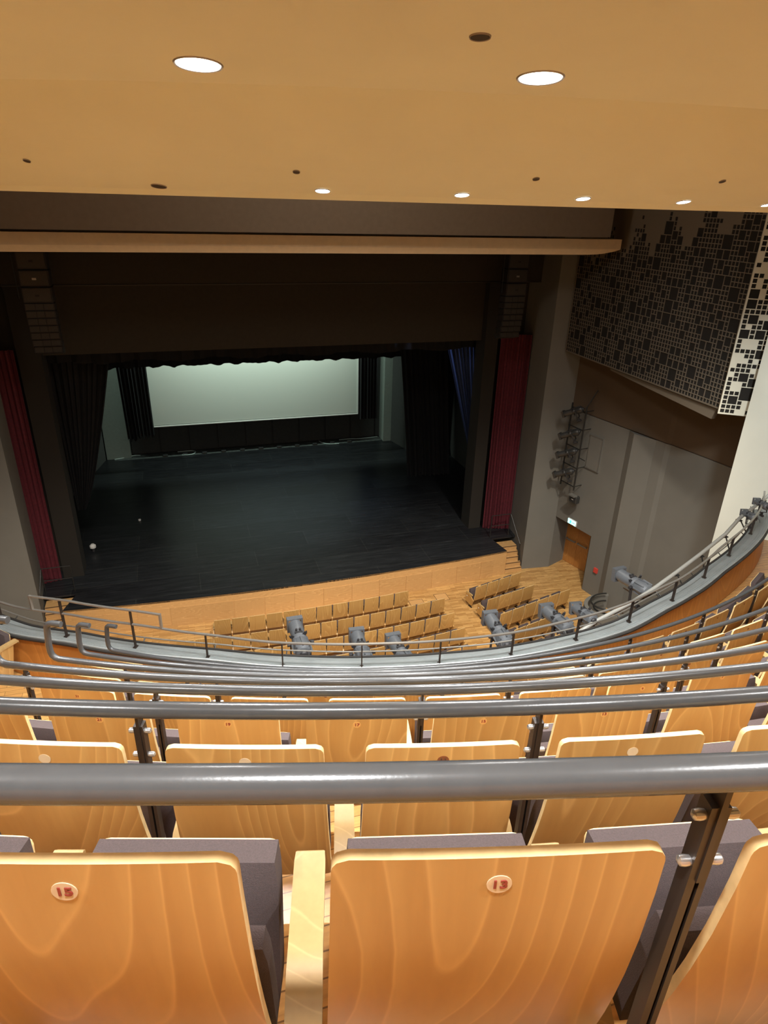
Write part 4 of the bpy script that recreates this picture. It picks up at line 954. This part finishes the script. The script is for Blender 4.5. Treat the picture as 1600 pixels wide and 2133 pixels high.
# exit sign above the door
ex = empty('exit_sign', (0,0,0), 0, 'lit exit sign above the double door', 'sign')
mb = MB(); wallbox(mb, -1.16, -.74, -10.62, -10.42, .02, .07); mb.build('housing', M['white'], ex)
mb = MB(); wallbox(mb, -1.15, -.75, -10.61, -10.43, .071, .074); mb.build('face', M['exit'], ex)
mb = MB(); wallbox(mb, -1.05,-.97,-10.58,-10.47,.075,.077); wallbox(mb, -.92,-.80,-10.535,-10.51,.075,.077); mb.build('pictogram', M['exit_mark'], ex)
o = MB(); wallbox(o, .42,.58,-11.92,-11.74,.0,.06); tag(o.build('fire_alarm_call_point', M['red']), 'small red call point on the grey side wall', 'alarm button')
hy = empty('fire_hose_cabinet', (0,0,0), 0, 'grey flush hose cabinet with a red sign on the side wall', 'cabinet')
mb = MB(); wallbox(mb, 1.05, 2.05, -12.75, -11.85, .0, .02); mb.build('door_panel', M['wall_grey'], hy)
mb = MB(); wallbox(mb, 1.0,2.08,-11.85,-11.82,.0,.03); wallbox(mb,1.0,2.08,-12.78,-12.75,0,.03); mb.build('frame', M['seam'], hy)
mb = MB(); wallbox(mb, 1.10,1.45,-12.35,-11.97,.021,.028); sg_ = mb.build('red_sign', M['red'], hy)
mb = MB(); wallbox(mb, 1.18,1.37,-12.20,-12.17,.029,.031); wallbox(mb, 1.18,1.37,-12.12,-12.09,.029,.031); mb.build('sign_marks', plain('pale_red_mark', (.8,.35,.3), .5), sg_)
mb = MB(); wallbox(mb, 1.62,1.78,-12.42,-12.26,.021,.03); mb.build('white_tag', M['white'], hy)
# curved stair enclosure by the wall
en = empty('curved_stair_wall', (13.0,15.35,ZF), 0, 'low dark grey curved wall around the stair beside the side wall', 'low wall')
mb = MB(); N = 24; vs = []
for R_, z_ in ((.85,0),(.85,.85),(.72,.85),(.72,0)):
    pass
prof = [(.88,0),(.88,.86),(.74,.86),(.74,0)]
for i in range(N+1):
    t = math.radians(60 + 250*i/N)
    vs += [(r_*math.cos(t)*.95, r_*math.sin(t)*.8, z_) for r_, z_ in prof]
fs = [(3,2,1,0), tuple(4*N+i for i in range(4))]
for i in range(N):
    for j in range(4): fs.append((i*4+j, i*4+(j+1) % 4, (i+1)*4+(j+1) % 4, (i+1)*4+j))
mb.add(vs, fs); mb.build('wall_shell', M['wall_grey'], en)
mb = MB(); mb.tube([(.7*math.cos(math.radians(t))*.9, .7*math.sin(math.radians(t))*.72, 1.0) for t in range(70, 300, 10)], .028, 8); mb.build('handrail', M['steel'], en)
mb = MB(); mb.tube([(.55*math.cos(math.radians(t))*.9, .55*math.sin(math.radians(t))*.72, .78) for t in range(70, 300, 10)], .028, 8); mb.build('lower_handrail', M['steel'], en)
# floor hatches in the parquet
for i, (x, y, w_) in enumerate([(7.3,18.35,.5),(8.3,18.5,.45)]):
    o = empty('floor_hatch', (x,y,ZF), 0, 'square wooden floor hatch in the parquet before the stage, ' + ('left' if i == 0 else 'right') + ' one', 'hatch')
    mb = MB(); mb.box((-w_/2,-.22,0),(w_/2,.22,.004)); mb.build('cover', M['stage_wood'], o)
    mb = MB()
    for a in ((-w_/2-.012,-.232,w_/2+.012,-.22),(-w_/2-.012,.22,w_/2+.012,.232),(-w_/2-.012,-.22,-w_/2,.22),(w_/2,-.22,w_/2+.012,.22)): mb.box((a[0],a[1],0),(a[2],a[3],.006))
    mb.build('frame', M['seam'], o)
